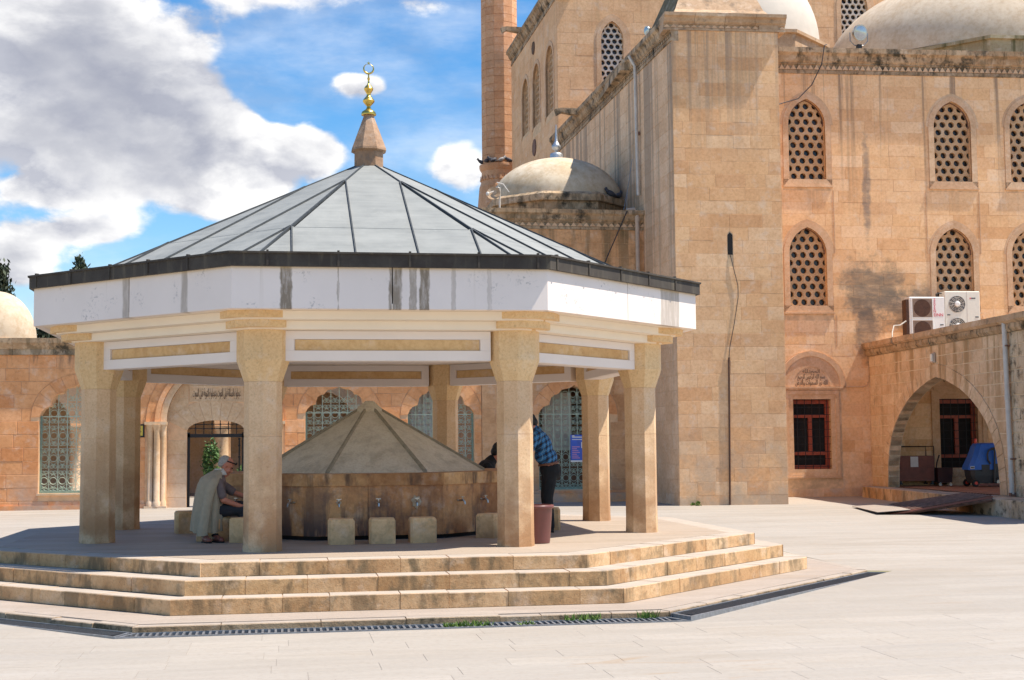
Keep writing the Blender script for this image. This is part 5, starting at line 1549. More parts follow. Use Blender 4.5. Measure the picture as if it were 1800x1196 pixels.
# ------------------------------------------------------------------ pipes and wires on the mosque
tag(obj('conduit', MB().tube([ML(-6.07, TV - .03, 3.36), ML(-6.12, TV - .03, ZG + .1)], .024, 6), M['pipe_brown'], smooth=60), 'thin dark brown conduit down the tower front to the ground', 'pipe')
wp = [(1285, 0)]
tag(obj('cable', MB().tube([ML(-5.98, TV - .015, 6.0), ML(-5.93, TV - .03, 5.75), ML(-5.80, TV - .03, 5.2), ML(-5.80, TV - .03, 4.9), ML(-5.92, TV - .03, 4.2), ML(-6.05, TV - .03, 3.6), ML(-6.07, TV - .03, 3.35)], .009, 5), M['cable'], smooth=60), 'wavy black cable hanging below the slot window on the tower', 'cable')
tag(obj('cable', MB().tube([ML(-4.55, -.5, 10.95), ML(-4.1, -.28, 10.83), ML(-3.5, -.26, 10.82), ML(-2.9, -.26, 11.0), ML(-2.5, -.28, 11.4), ML(-2.2, -.3, 12.0), ML(-2.1, -.3, 12.55), ML(-1.9, .1, 12.7)], .016, 5), M['cable'], smooth=60), 'black cable looping under the roof cornice beside the tower', 'cable')
def flank(x, y, z):
    v = Matrix.Rotation(FL_RZ, 3, 'Z') @ Vector((x, y, 0)) + Vector(FLO)
    return ML(v.x, v.y, z)
fp = thing('downpipe', 'pale tan downpipe on the stained flank of the mosque', 'pipe')
obj('pipe_run', MB().tube([flank(-3.2, -.28, 12.0), flank(-3.15, -.12, 11.7), flank(-3.1, -.10, 8.05)], .045, 8), M['pipe'], fp, smooth=50)
obj('pipe_bracket', MB().tube([flank(-3.14, -.02, 9.8), flank(-3.14, -.14, 9.8)], .055, 6), M['ruststeel'], fp)
apipe = thing('downpipe', 'tan downpipe in the corner between annex and mosque flank', 'pipe', (8.36, YW - .10, 0))
obj('pipe_run', MB().tube([(-.28, .1, 7.60), (-.08, .02, 7.62), (0, 0, 7.5), (0, 0, -.3)], .062, 10), M['pipe_tan'], apipe, smooth=50)
obj('pipe_joint', MB().tube([(0, 0, 7.42), (0, 0, 7.28)], .072, 10).tube([(0, 0, 5.2), (0, 0, 5.08)], .072, 10), M['pipe_tan'], apipe, smooth=50)
tag(obj('cable', MB().tube([(8.05, YW - .22, 7.55), (7.85, YW - .2, 7.1), (7.5, YW - .12, 6.3), (7.1, YW - .08, 5.3), (6.7, YW - .06, 4.2)], .016, 5), M['cable'], smooth=60), 'black cable running slantwise down the annex wall', 'cable')
tag(obj('antenna', MB().tube([(8.15, YW + .3, 7.5), (8.2, YW + .3, 8.2), (8.35, YW + .3, 9.1)], [.014, .012, .008], 5).tube([(8.2, YW + .3, 8.2), (8.05, YW + .2, 7.6)], .01, 4), M['steel']), 'thin bent metal antenna on the annex roof beside the mosque', 'antenna')
def floodlight(name, label, loc, rz, s):
    t = thing('floodlight', label, 'floodlight', loc, rz, 'floodlights on the mosque roof')
    b = obj('lamp_drum', MB().lathe([(.0, -.16), (.10, -.15), (.19, -.04), (.21, .05), (.21, .09)], 20), M['chrome'], t, (0, 0, .42 * s), smooth=40)
    b.rotation_euler = (rad(100), 0, rad(15)); b.scale = (s, s, s)
    gl = obj('lamp_glass', MB().lathe([(.20, .085), (.10, .105), (.01, .11)], 20), M['lens'], b, smooth=60)
    obj('yoke', MB().tube([(-.24 * s, 0, .42 * s), (-.24 * s, 0, .20 * s), (-.12 * s, 0, .08 * s), (.12 * s, 0, .08 * s), (.24 * s, 0, .20 * s), (.24 * s, 0, .42 * s)], .014 * s, 5), M['steel'], t)
    obj('mount', MB().box(-.06 * s, .06 * s, -.06 * s, .06 * s, -.05, .10 * s), M['black'], t)
floodlight('a', 'round silver floodlight on the front cornice below the large dome', ML(-.98, -.05, 12.56), RM, 1.1)
floodlight('b', 'small silver floodlight on the flank cornice left of the tower', flank(-2.0, -.05, 12.12), FL_RZ, .6)
ds = thing('satellite_dish', 'tilted white satellite dish on a post at the left annex roof corner', 'satellite dish', (4.55, YW + .25, 7.5))
d_ = obj('dish', MB().lathe([(.0, -.04), (.10, -.03), (.19, 0), (.19, .010), (.10, -.02), (.0, -.03)], 20), M['cornice_pale'], ds, (-.12, 0, .55), smooth=40)
d_.rotation_euler = (rad(70), rad(35), rad(-30))
obj('post', MB().tube([(.05, 0, -.1), (.05, 0, .70), (-.05, 0, .72)], .028, 6), M['pipe'], ds)
obj('feed_arm', MB().tube([(-.02, 0, .85), (.14, -.12, .78), (.28, -.2, .55)], .018, 5).tube([(-.12, -.05, .60), (-.30, -.25, .50)], .012, 5).ell((-.32, -.27, .48), (.05, .05, .06), 8, 6), M['pipe'], ds)

# ------------------------------------------------------------------ minaret
mn = thing('minaret', 'tall many sided sandstone minaret rising behind the annex', 'minaret', (7.93, 38, 0))
NS = 12
obj('shaft_core', MB().lathe([(.765, 12.9), (.765, 32)], NS, a0=rad(5)), M['mortar'], mn)
rS = .795
sme_ = unit_block(M['minaret'])
cnt = 0
for j in range(NS):
    am = rad(5) + 2 * math.pi * (j + .5) / NS
    if math.sin(am) > .35: continue
    fwid = 2 * rS * math.sin(math.pi / NS) - .008
    for c_ in range(22):
        z = 13.12 + c_ * .335
        o = bpy.data.objects.new('stone', sme_); COL.objects.link(o); o.parent = mn
        apo = rS * math.cos(math.pi / NS)
        rzz = am + math.pi / 2
        t = Vector((math.cos(rzz), math.sin(rzz), 0)); nn = Vector((math.cos(am), math.sin(am), 0))
        o.location = nn * (apo - .04) - t * fwid / 2 + Vector((0, 0, z)); o.rotation_euler = (0, 0, rzz); o.scale = (fwid, .04 + RNG.uniform(-.003, .003), .327)
obj('ledge', MB().lathe([(.80, 12.78), (.86, 12.86), (.90, 12.96), (.90, 13.06), (.80, 13.10)], 24), M['minaret'], mn)
obj('collar', MB().lathe([(.90, 12.1), (.815, 12.35), (.80, 12.79)], 24), M['minaret'], mn)
m = MB()
for i in range(26):
    a = 2 * math.pi * i / 26
    t = Vector((-math.sin(a), math.cos(a), 0)); nn = Vector((math.cos(a), math.sin(a), 0))
    p0 = nn * .82
    m.add([p0 - t * .085 + Vector((0, 0, 12.38)), p0 + t * .085 + Vector((0, 0, 12.38)), p0 + Vector((0, 0, 12.60)) + nn * .0, nn * .87 - t * .06 + Vector((0, 0, 12.40)), nn * .87 + t * .06 + Vector((0, 0, 12.40)), nn * .85 + Vector((0, 0, 12.58))],
          [(0, 1, 4, 3), (1, 2, 5, 4), (2, 0, 3, 5), (3, 4, 5)])
obj('triangle_band', m, M['minaret'], mn)
obj('base', MB().lathe([(1.6, 0), (1.3, 8), (1.05, 10.5), (.90, 12.12)], 16), M['minaret'], mn)
# pigeons
pg = MB().ell((0, 0, .075), (.125, .06, .062), 10, 7, Matrix.Rotation(rad(-22), 3, 'Y')).ell((.12, 0, .165), (.038, .034, .04), 8, 6)
pg.loft([[(-.07, -.045, .05), (-.07, .045, .05), (-.07, .045, .075), (-.07, -.045, .075)], [(-.22, -.03, .0), (-.22, .03, .0), (-.22, .03, .01), (-.22, -.03, .01)]])
pg.tube([(.07, 0, .11), (.115, 0, .15)], [.045, .035], 8).tube([(.15, 0, .163), (.18, 0, .155)], [.012, .003], 5)
pg.tube([(.01, .02, .03), (.02, .02, -.01)], .007, 4).tube([(.01, -.02, .03), (.02, -.02, -.01)], .007, 4)
pgm = pg.mesh('pigeon'); pgm.materials.append(M['feather'])
pgp = pgm.copy(); pgp.materials.clear(); pgp.materials.append(M['feather_pale'])
for me in (pgm, pgp): me.polygons.foreach_set('use_smooth', [True] * len(me.polygons))
plab = ['pigeon at the far left of the minaret ledge', 'dark pigeon second from left on the minaret ledge', 'dark pigeon third from left on the minaret ledge', 'dark pigeon left of the pale one on the minaret ledge', 'pale pigeon in the middle of the minaret ledge', 'dark pigeon right of the pale one on the minaret ledge', 'dark pigeon at the right end of the minaret ledge']
for i, an_ in enumerate((-172, -140, -124, -116, -95, -74, -52)):
    a = rad(an_)
    tag(link('pigeon', pgp if i == 4 else pgm, None, (7.93 + .84 * math.cos(a), 38 + .84 * math.sin(a), 13.10), rad((190, 20, 160, 40, 5, 170, 20)[i])), plab[i], 'pigeon', 'pigeons on the minaret ledge').scale = (1.25,) * 3
for i, (a, l) in enumerate(((-52, 'left pigeon of two on the shaded edge of the annex dome'), (-40, 'right pigeon of two on the shaded edge of the annex dome'))):
    tag(link('pigeon', pgm, None, (DX + 2.02 * math.cos(rad(a)), DY + 2.02 * math.sin(rad(a)), 8.21), rad(200 - 150 * i)), l, 'pigeon', 'pigeons on the annex dome').scale = (1.3,) * 3

# ------------------------------------------------------------------ behind the courtyard wall
ar = thing('rear_arcade', 'sunlit limestone arcade across the rear courtyard seen through the windows', 'arcade', (0, 25, 0))
hol = [opening(.85, ZG - .05, 1.9, 1.05, 8, -13 + 2.2 * i) for i in range(11)]
obj('arcade_wall', MB().prism([(-14.2, -.5), (10.2, -.5), (10.2, 3.9), (-14.2, 3.9)], 0, .4, 'y', hol), M['portal'], ar)
obj('rear_wall', MB().box(-14.2, 10.2, 3.2, 3.5, -.5, 3.9), M['portal'], ar)
obj('roof', MB().box(-14.4, 10.4, -.2, 3.6, 3.905, 4.05), M['cornice_pale'], ar)
for i in range(12):
    c_ = MB().lathe([(.26, -.36), (.26, -.2), (.20, -.15), (.19, 1.7), (.27, 1.88)], 12, -14.1 + 2.2 * i, -.12)
    obj('column', c_, M['portal'], ar, smooth=50)
def leaves(cx, cy, cz, rx, ry, rz_h, n, sz, seed, clump=26, up=.0):
    rg = random.Random(seed); m = MB()
    cl = []
    for i in range(clump):
        while True:
            p = Vector((rg.uniform(-1, 1), rg.uniform(-1, 1), rg.uniform(-1, 1)))
            if p.length < 1 and p.length > .35: break
        cl.append((p, rg.uniform(.16, .36)))
    for i in range(n):
        c0, r0 = rg.choice(cl)
        d = Vector((rg.gauss(0, 1), rg.gauss(0, 1), rg.gauss(0, 1))) * (r0 * .55)
        p = c0 + d
        P_ = Vector((cx + p.x * rx, cy + p.y * ry, cz + p.z * rz_h))
        a = Vector((rg.uniform(-1, 1), rg.uniform(-1, 1), rg.uniform(-.6, 1) + up)).normalized(); b = a.cross(Vector((rg.uniform(-1, 1), rg.uniform(-1, 1), .3))).normalized()
        s = sz * rg.uniform(.5, 1.2)
        m.add([P_ - a * s - b * s * .12, P_ - b * s * .45, P_ + a * s, P_ + b * s * .45], [(0, 1, 2, 3)])
    return m
def cypress(x, y, h, r, label, seed, n=3200):
    t = thing('cypress_tree', label, 'tree', (x, y, ZG), 0, 'dark conifers beyond the courtyard wall')
    obj('trunk', MB().tube([(0, 0, 0), (.05, 0, h * .4), (0, .03, h * .95)], [.22, .14, .02], 8), M['bark'], t)
    rg = random.Random(seed); m = MB()
    for k in range(70):
        z = h * (.12 + .88 * rg.random() ** .8); rr_ = r * (1 - (z / h) ** 1.6) * rg.uniform(.35, 1.05) + .06
        a = rg.uniform(0, 6.283)
        ex, ey = rr_ * math.cos(a), rr_ * math.sin(a)
        for j in range(n // 70):
            u = rg.random() ** .7
            P_ = Vector((ex * u, ey * u, z + u * rg.uniform(.1, .5))) + Vector((rg.gauss(0, .10), rg.gauss(0, .10), rg.gauss(0, .14)))
            aa = Vector((ex * .5 + rg.gauss(0, .4), ey * .5 + rg.gauss(0, .4), rg.uniform(.2, 1.1))).normalized(); bb = aa.cross(Vector((rg.uniform(-1, 1), rg.uniform(-1, 1), .2))).normalized()
            s = rg.uniform(.06, .15)
            m.add([P_ - aa * s, P_ - bb * s * .4, P_ + aa * s, P_ + bb * s * .4], [(0, 1, 2, 3)])
    obj('crown', m, M['cypress'], t, recalc=False)
cypress(-10.9, 30, 7.7, 1.7, 'tall dark conifer at the left edge beyond the wall', 1, 5200)
cypress(-9.4, 31, 6.6, 1.3, 'lower dark conifer just behind the pale dome on the left', 2, 4200)
cypress(-8.75, 34, 8.45, 1.7, 'small conifer top peeping above the pavilion roof edge', 3, 4200)
cypress(-12.6, 31, 7.2, 1.3, 'bushy dark conifer outermost on the left', 4, 3000)
for i, (x, y, h, r, l) in enumerate(((-2.35, 23.9, 1.0, .3, 'bright green shrub seen through the gate on the right'), (-3.40, 24.2, 1.5, .28, 'green shrub seen through the gate on the left'), (-.9, 21.5, 1.3, .6, 'green shrub behind the scalloped window left of the cone'), (-12.5, 21.5, 1.5, .8, 'green shrub in the rear courtyard far left'))):
    t = thing('shrub', l, 'shrub', (x, y, ZG + .1), 0, 'shrubs in the rear courtyard')
    obj('stem', MB().tube([(0, 0, 0), (.03, 0, h * .5)], [.05, .03], 6), M['bark'], t)
    obj('foliage', leaves(0, 0, h * .6, r, r * .8, h * .5, 1500, .07, 30 + i), M['shrub'], t, recalc=False)
ld = thing('domed_pavilion', 'pale round dome behind the courtyard wall at the left edge', 'building', (-9.28, 21.2, 0))
obj('drum', MB().lathe([(1.25, -.4), (1.25, 4.2), (1.18, 4.3)], 8, a0=rad(22.5)), M['portal'], ld)
obj('dome', MB().lathe([(1.10 * math.cos(rad(i * 6)) ** .95, 4.28 + 1.42 * math.sin(rad(i * 6))) for i in range(15)] + [(.04, 5.70)], 36), M['dome'], ld, smooth=60)
bd_ = thing('white_board', 'blank whitish board standing behind the grille right of the plaid shirt', 'board', (6.22, YW + .75, 0))
obj('board_face', MB().box(-.42, .40, 0, .03, 1.05, 2.62), M['board'], bd_); obj('board_leg', MB().box(-.40, -.36, .03, .06, -.4, 2.6).box(.34, .38, .03, .06, -.4, 2.6), M['ruststeel'], bd_)
obj('lower_panel', MB().box(-.5, 1.2, .05, .08, -.4, 1.04), M['cart_panel'], bd_)
cu = MB()
rings = []
for i in range(36):
    x = -.72 + 1.0 * i / 35; yy = .05 * math.sin(i * 1.1)
    rings.append([(x, yy, .1), (x, yy, 2.85), (x, yy + .012, 2.85), (x, yy + .012, .1)])
cu.loft(rings)
tag(obj('curtain', cu, M['curtain'], None, (2.80, YW + .60, 0), smooth=60), 'pale grey hanging curtain behind the scalloped window right of the cone', 'curtain')
ps = thing('poster', 'blue printed poster on the green grille right of the plaid shirt', 'poster', (6.70, YW + .14, 1.08))
obj('poster_sheet', MB().box(-.235, .235, 0, .006, -.36, .38), M['bluepost'], ps)
pm_ = MB()
for i in range(7): pm_.box(-.19, .02 - (i % 3) * .04, -.003, -.0, -.26 + i * .05, -.235 + i * .05)
obj('poster_print', pm_, M['pinkpost'], ps)
obj('poster_print', MB().box(-.19, .19, -.003, 0, .30, .33).box(-.19, .10, -.003, 0, .24, .262).box(-.19, -.12, -.003, 0, .335, .365).box(.06, .17, -.003, 0, .02, .18), M['paper'], ps)
obj('poster_footer', MB().box(-.235, .235, -.003, 0, -.36, -.31), M['paper'], ps)
# ------------------------------------------------------------------ people
def cap(m, p, q, r0, r1, n=12):
    p, q = Vector(p), Vector(q)
    m.ell(p, (r0, r0, r0), n, 8); m.ell(q, (r1, r1, r1), n, 8); m.tube([p, q], [r0, r1], n)
def head(m, c, s, pitch=0., yaw=0.):
    """skull, jaw, nose, brow, ears and neck root; looks along +x before turning"""
    R_ = Matrix.Rotation(yaw, 3, 'Z') @ Matrix.Rotation(pitch, 3, 'Y')
    c = Vector(c)
    def P(x, y, z): return c + R_ @ (Vector((x, y, z)) * s)
    m.ell(P(-.012, 0, .035), (.098 * s, .078 * s, .090 * s), 16, 12, R_)
    m.ell(P(.028, 0, -.048), (.066 * s, .060 * s, .078 * s), 14, 10, R_)
    m.ell(P(.062, 0, -.100), (.030 * s, .034 * s, .024 * s), 10, 8, R_)
    m.loft([[P(.080, -.010, .020), P(.080, .010, .020), P(.070, .010, .018), P(.070, -.010, .018)], [P(.120, -.017, -.038), P(.120, .017, -.038), P(.080, .017, -.045), P(.080, -.017, -.045)]])
    m.ell(P(.088, 0, -.074), (.013 * s, .026 * s, .010 * s), 10, 6, R_)
    for y in (-1, 1):
        m.ell(P(.076, y * .030, .028), (.018 * s, .026 * s, .012 * s), 8, 6, R_)
        m.ell(P(-.008, y * .080, -.012), (.020 * s, .010 * s, .034 * s), 8, 6, R_)
        m.ell(P(.060, y * .036, -.035), (.030 * s, .028 * s, .030 * s), 8, 6, R_)
    return P
def hand(m, w_, d, up, side, s=1., curl=.5):
    """palm, four bent fingers of unequal length, thumb; w_ = wrist, d = direction, side = towards the thumb"""
    d, up, side = Vector(d).normalized(), Vector(up).normalized(), Vector(side).normalized()
    w_ = Vector(w_)
    cap(m, w_ + d * .01, w_ + d * .035 * s, .026 * s, .030 * s, 8)
    for i, (o, L) in enumerate(((.030, .070), (.010, .080), (-.010, .074), (-.029, .058))):
        a = w_ + d * .05 * s + side * o * s * .6
        k = w_ + d * .090 * s + side * o * s
        cap(m, a, k, .0135 * s, .0115 * s, 8)
        dd = (d * math.cos(curl) - up * math.sin(curl)).normalized()
        k2 = k + dd * L * .52 * s
        cap(m, k, k2, .0105 * s, .0095 * s, 8)
        d2 = (d * math.cos(curl * 2.1) - up * math.sin(curl * 2.1)).normalized()
        cap(m, k2, k2 + d2 * L * .45 * s, .0095 * s, .008 * s, 8)
    t0 = w_ + d * .025 * s + side * .024 * s
    t1 = t0 + (d * .6 + side * .8 - up * .25).normalized() * .040 * s
    cap(m, t0, t1, .0135 * s, .012 * s, 8); cap(m, t1, t1 + (d * .9 + side * .25 - up * .4).normalized() * .032 * s, .0115 * s, .0085 * s, 8)
def person(label, loc, rz): return thing('person', label, 'person', loc, rz, None)

# --- seated man, beige jacket over his shoulders (faces +x of his own frame)
p1 = person('seated grey haired man with a beige jacket over his shoulders washing at the fountain', (-2.16, -1.62, 0), rad(8))
b = MB()
P = head(b, (.185, -.02, .975), 1.0, rad(30), rad(-6))
cap(b, (.10, -.01, .80), (.165, -.015, .90), .062, .056)
b.ell((.02, 0, .62), (.13, .19, .22), 14, 10); b.ell((.06, 0, .78), (.11, .20, .09), 14, 10); b.ell((-.02, 0, .40), (.15, .18, .12), 14, 10)
cap(b, (.06, -.20, .765), (.135, -.235, .535), .050, .042); cap(b, (.135, -.235, .535), (.345, -.17, .455), .040, .030)
cap(b, (.10, .20, .76), (.30, .20, .62), .050, .042); cap(b, (.30, .20, .62), (.50, .12, .545), .040, .029)
hand(b, (.345, -.17, .455), (1, .22, -.28), (0, .1, 1), (.1, 1, .1), 1.08, .55)
hand(b, (.50, .12, .545), (1, -.25, -.25), (0, .1, 1), (-.1, -1, .1), 1.05, .5)
cap(b, (.0, -.10, .40), (.43, -.12, .415), .085, .062); cap(b, (.43, -.12, .415), (.335, -.13, .09), .055, .038)
cap(b, (.0, .10, .40), (.46, .12, .43), .085, .062); cap(b, (.46, .12, .43), (.47, .13, .09), .055, .038)
cap(b, (.33, -.13, .075), (.41, -.14, .045), .036, .034); cap(b, (.41, -.14, .045), (.52, -.15, .03), .034, .024)
cap(b, (.47, .13, .075), (.64, .14, .035), .036, .026)
obj('body', bake(b, .0075, 3), M['skin'], p1, smooth=True)
h = MB()
Rh = Matrix.Rotation(rad(-6), 3, 'Z') @ Matrix.Rotation(rad(30), 3, 'Y')
h.ell(P(-.042, 0, .044), (.080, .080, .082), 16, 12, Rh)
h.ell(P(-.062, 0, -.002), (.050, .074, .052), 14, 10, Rh)
hm = bake(h, .008, 3)
obj('hair', hm, M['hair_grey'], p1, smooth=True)
g_ = MB()
for s in (-1, 1):
    g_.tube([P(.108, s * .012, .082), P(.100, s * .06, .080), P(.06, s * .088, .076), P(-.02, s * .094, .060)], .0075, 6)
    g_.ell(P(.104, s * .036, .086), (.010, .032, .022), 10, 6, Rh)
obj('sunglasses', g_, M['black'], p1, smooth=True)
ey = MB()
for s in (-1, 1): ey.ell(P(.088, s * .030, .010), (.009, .014, .008), 8, 6, Rh)
obj('eyes', ey, M['hair'], p1, smooth=True)
sh = MB()
sh.ell((.035, 0, .60), (.155, .205, .235), 16, 12); sh.ell((.065, 0, .775), (.125, .225, .095), 16, 10); sh.ell((.0, 0, .43), (.175, .20, .10), 14, 10)
cap(sh, (.06, -.20, .765), (.115, -.235, .60), .066, .062); cap(sh, (.10, .20, .76), (.285, .20, .635), .068, .062)
cap(sh, (.10, -.01, .83), (.125, -.01, .865), .078, .070)
obj('shirt', bake(sh, .011, 3), M['shirt'], p1, smooth=True)
tr = MB()
tr.ell((-.02, 0, .395), (.19, .205, .105), 14, 10)
cap(tr, (.0, -.105, .40), (.43, -.12, .415), .105, .080); cap(tr, (.0, .105, .40), (.46, .12, .43), .105, .080)
cap(tr, (.43, -.12, .415), (.40, -.125, .31), .078, .070); cap(tr, (.46, .12, .43), (.465, .125, .22), .078, .062)
obj('trousers', bake(tr, .012, 3), M['trouser'], p1, smooth=True)
for dx, dy, nm in ((.335, -.135, 0), (.50, .135, 1)):
    s_ = MB(); cap(s_, (dx - .02, dy, .055), (dx + .15, dy - .01, .042), .050, .044); s_.box(dx - .05, dx + .19, dy - .045, dy + .04, .0, .022)
    cap(s_, (dx - .005, dy, .07), (dx - .005, dy, .115), .050, .048)
    obj('shoe', bake(s_, .010, 2), M['blackcloth'], p1, smooth=True)
# jacket: draped shell, open to the front, folds deepening towards the hem
jk = MB()
SEC = [(.93, .115, .075, .085, 0), (.90, .085, .100, .105, 0), (.865, .05, .13, .185, .2), (.82, .015, .155, .245, .4), (.74, -.005, .170, .27, .7), (.62, -.02, .185, .275, 1), (.48, -.03, .195, .275, 1.3), (.34, -.04, .20, .28, 1.6), (.22, -.045, .205, .285, 1.9), (.125, -.045, .21, .29, 2.1)]
rings = []
NA = 40
for z, cx, rx, ry, fo in SEC:
    o, i_ = [], []
    for j in range(NA + 1):
        a0_ = -64 + 40 * min(1, max(0, (.90 - z) / .22))
        a = rad(a0_) - rad(360 + 2 * a0_) * j / NA
        k = 1 + .028 * fo * math.sin(j * 1.25 + z * 2) + .016 * fo * math.sin(j * 2.7 + 1.3 + z * 3)
        if z < .2: dz = .012 * math.sin(j * .7)
        else: dz = 0
        o.append((cx + rx * k * math.cos(a), ry * k * math.sin(a), z + dz)); i_.append((cx + (rx * k - .014) * math.cos(a), (ry * k - .014) * math.sin(a), z + dz))
    rings.append(o + i_[::-1])
jk.loft(rings)
obj('jacket', jk, M['jacket'], p1, smooth=50)
sv = MB()
sl_ = []
for z, x, y, r in ((.84, .035, -.225, .052), (.78, .0, -.275, .066), (.64, -.05, -.30, .064), (.46, -.09, -.315, .062), (.28, -.115, -.315, .064), (.085, -.145, -.315, .068)):
    sl_.append([(x + r * 1.05 * math.cos(2 * math.pi * j / 16) * (1 + .06 * math.sin(j * 2.2 + z * 9)), y + r * .62 * math.sin(2 * math.pi * j / 16), z) for j in range(16)])
sv.loft(sl_)
obj('jacket_sleeve', sv, M['jacket'], p1, smooth=50)
cl = MB(); cr_ = []
for j in range(21):
    a = rad(-48) - rad(264) * j / 20
    cr_.append([(.115 + .082 * math.cos(a), .09 * math.sin(a), .915), (.105 + .125 * math.cos(a), .135 * math.sin(a), .862), (.105 + .115 * math.cos(a), .125 * math.sin(a), .856), (.112 + .072 * math.cos(a), .08 * math.sin(a), .94)])
cl.loft(cr_)
obj('jacket_collar', cl, M['collar'], p1, smooth=50)

# --- standing man in a blue plaid shirt, bent forward (faces -x in the picture: own frame +x, turned)
p2 = person('standing man in blue plaid shirt and black trousers bending over the fountain', (2.44, -1.14, 0), rad(174))
b = MB()
P = head(b, (.27, 0, 1.515), 1.0, rad(42), 0)
cap(b, (.17, 0, 1.40), (.225, 0, 1.46), .060, .055)
b.ell((.08, 0, 1.16), (.10, .14, .22), 14, 10, Matrix.Rotation(rad(20), 3, 'Y')); b.ell((.0, 0, .92), (.125, .165, .13), 14, 10)
for s in (-1, 1):
    cap(b, (.165, s * .185, 1.345), (.33, s * .20, 1.10), .048, .040); cap(b, (.33, s * .20, 1.10), (.56, s * .12, 1.00), .038, .028)
    hand(b, (.56, s * .12, 1.00), (1, -s * .2, -.3), (0, 0, 1), (0, -s, .1), 1.05, .5)
    cap(b, (.0, s * .09, .88), (.04, s * .10, .48), .085, .056); cap(b, (.04, s * .10, .48), (.0, s * .105, .08), .052, .036)
    cap(b, (.0, s * .105, .06), (.15, s * .12, .035), .036, .03)
obj('body', bake(b, .0085, 3), M['skin'], p2, smooth=True)
h = MB(); Rh = Matrix.Rotation(rad(42), 3, 'Y')
h.ell(P(-.024, 0, .046), (.105, .090, .098), 16, 12, Rh); h.ell(P(-.05, 0, -.012), (.066, .083, .078), 14, 10, Rh)
obj('hair', bake(h, .009, 2), M['hair'], p2, smooth=True)
ey = MB()
for s in (-1, 1): ey.ell(P(.088, s * .030, .010), (.009, .014, .008), 8, 6, Rh)
obj('eyes', ey, M['hair'], p2, smooth=True)
s_ = MB()
s_.ell((.10, 0, 1.22), (.135, .185, .22), 16, 12, Matrix.Rotation(rad(24), 3, 'Y')); s_.ell((.03, 0, 1.03), (.145, .185, .15), 16, 12, Matrix.Rotation(rad(14), 3, 'Y'))
s_.ell((.15, 0, 1.35), (.10, .215, .075), 16, 10)
s_.ell((.11, 0, 1.06), (.10, .15, .11), 14, 10)
for s in (-1, 1): cap(s_, (.165, s * .185, 1.345), (.325, s * .20, 1.105), .072, .064); cap(s_, (.325, s * .20, 1.105), (.44, s * .16, 1.055), .064, .056)
cap(s_, (.17, 0, 1.40), (.195, 0, 1.43), .072, .064)
obj('shirt', bake(s_, .012, 3), M['plaid'], p2, smooth=True)
t_ = MB()
t_.ell((-.01, 0, .87), (.150, .185, .125), 16, 12); t_.ell((-.055, 0, .83), (.115, .165, .12), 14, 10)
for s in (-1, 1): cap(t_, (-.005, s * .088, .84), (.04, s * .098, .48), .108, .080); cap(t_, (.04, s * .098, .48), (.005, s * .105, .09), .078, .064)
obj('trousers', bake(t_, .012, 3), M['blackcloth'], p2, smooth=True)
bl = MB().loft([[(.010 + .150 * k * math.cos(2 * math.pi * j / 24), .183 * k * math.sin(2 * math.pi * j / 24), z - .02 * math.cos(2 * math.pi * j / 24)) for j in range(24)] for z, k in ((.93, .98), (.933, 1.0), (.958, 1.0), (.961, .98))])
obj('belt', bl, M['leather'], p2, smooth=50)
for s in (-1, 1):
    q = MB(); cap(q, (.0, s * .105, .055), (.16, s * .12, .04), .050, .042); q.box(-.045, .20, s * .11 - .045, s * .11 + .045, 0, .02)
    obj('shoe', bake(q, .010, 2), M['blackcloth'], p2, smooth=True)

# --- third man, seated behind the cone, dark top
p3 = person('dark dressed man sitting bent down behind the cone beside the right column', (1.86, 1.60, 0), rad(-12))
b = MB()
P = head(b, (.26, 0, .98), 1.0, rad(35), rad(10))
cap(b, (.13, 0, .82), (.21, 0, .91), .06, .055); b.ell((.03, 0, .62), (.13, .18, .24), 14, 10); b.ell((-.02, 0, .40), (.15, .18, .12), 14, 10)
for s in (-1, 1):
    cap(b, (.10, s * .20, .78), (.27, s * .21, .58), .048, .040); cap(b, (.27, s * .21, .58), (.46, s * .14, .50), .038, .029); hand(b, (.46, s * .14, .50), (1, -s * .2, -.3), (0, 0, 1), (0, -s, .1), 1.05, .5)
    cap(b, (.0, s * .10, .40), (.44, s * .12, .42), .085, .06); cap(b, (.44, s * .12, .42), (.42, s * .12, .08), .055, .038); cap(b, (.42, s * .12, .06), (.58, s * .13, .035), .035, .028)
obj('body', bake(b, .009, 3), M['skin'], p3, smooth=True)
h = MB(); Rh = Matrix.Rotation(rad(10), 3, 'Z') @ Matrix.Rotation(rad(35), 3, 'Y')
h.ell(P(-.024, 0, .046), (.105, .090, .098), 16, 12, Rh); h.ell(P(-.05, 0, -.012), (.066, .083, .078), 14, 10, Rh)
obj('hair', bake(h, .009, 2), M['hair'], p3, smooth=True)
s_ = MB(); s_.ell((.04, 0, .60), (.165, .215, .25), 16, 12); s_.ell((.09, 0, .79), (.125, .235, .095), 14, 10); s_.ell((.0, 0, .43), (.18, .205, .1), 14, 10)
for s in (-1, 1): cap(s_, (.10, s * .20, .78), (.27, s * .21, .58), .07, .058); cap(s_, (.27, s * .21, .58), (.36, s * .18, .54), .056, .050)
p3.scale = (1.1, 1.1, 1.12)
cap(s_, (.13, 0, .84), (.16, 0, .87), .085, .08)
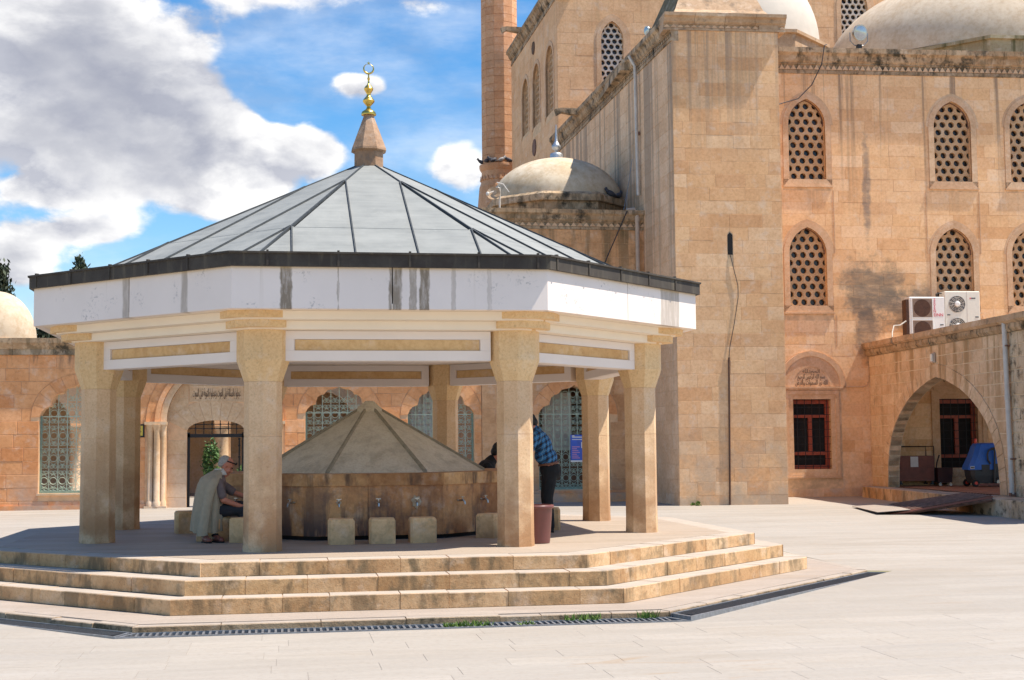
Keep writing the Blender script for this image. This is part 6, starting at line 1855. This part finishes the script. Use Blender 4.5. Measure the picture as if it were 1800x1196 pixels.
obj('jumper', bake(s_, .012, 3), M['blackcloth'], p3, smooth=True)
t_ = MB(); t_.ell((-.02, 0, .395), (.19, .205, .105), 14, 10)
for s in (-1, 1): cap(t_, (.0, s * .105, .40), (.44, s * .12, .42), .105, .08); cap(t_, (.44, s * .12, .42), (.42, s * .12, .1), .078, .062)
obj('trousers', bake(t_, .013, 3), M['trouser'], p3, smooth=True)

# ------------------------------------------------------------------ small things on the platform
bn = thing('waste_bin', 'maroon plastic bucket bin right of the front right column', 'bin', (1.865, -3.24, 0))
obj('bin_body', MB().lathe([(.0, .0), (.165, .005), (.17, .03), (.202, .45), (.205, .455), (.19, .455), (.158, .03), (.0, .025)], 32), M['maroon'], bn, smooth=50)
obj('bin_rim', MB().lathe([(.203, .425), (.219, .435), (.222, .46), (.213, .472), (.195, .47), (.195, .45)], 32), M['maroon'], bn, smooth=60)
def shoe(x, y, rz, label):
    t = thing('shoe', label, 'shoe', (x, y, 0), rz, 'red brown shoes on the floor')
    s_ = MB(); cap(s_, (-.07, 0, .05), (.0, 0, .05), .045, .046); cap(s_, (.0, 0, .045), (.10, .0, .036), .044, .038)
    obj('upper', bake(s_, .008, 2), M['shoe'], t, smooth=True)
    obj('sole', MB().prism([(-.115, 0), (-.09, -.04), (.05, -.048), (.12, -.035), (.145, 0), (.12, .035), (.05, .048), (-.09, .04)], 0, .018, 'z'), M['blackcloth'], t)
    obj('shoe_collar', MB().tube([(-.085 + .042 * math.cos(2 * math.pi * j / 14), .034 * math.sin(2 * math.pi * j / 14), .092 + .012 * math.cos(2 * math.pi * j / 14)) for j in range(15)], .012, 6), M['blackcloth'], t, smooth=True)
shoe(-2.20, -1.98, rad(-70), 'red brown slip on shoe standing left, before the seated man')
shoe(-2.06, -1.93, rad(-62), 'red brown slip on shoe standing right, before the seated man')
tag(obj('grass_tuft', leaves(0, 0, .06, .12, .06, .07, 120, .04, 77, 8), M['grass'], None, tuple(ML(-7.0, TV - .08, -.38)), recalc=False), 'small weed growing at the foot of the tower front', 'weed')
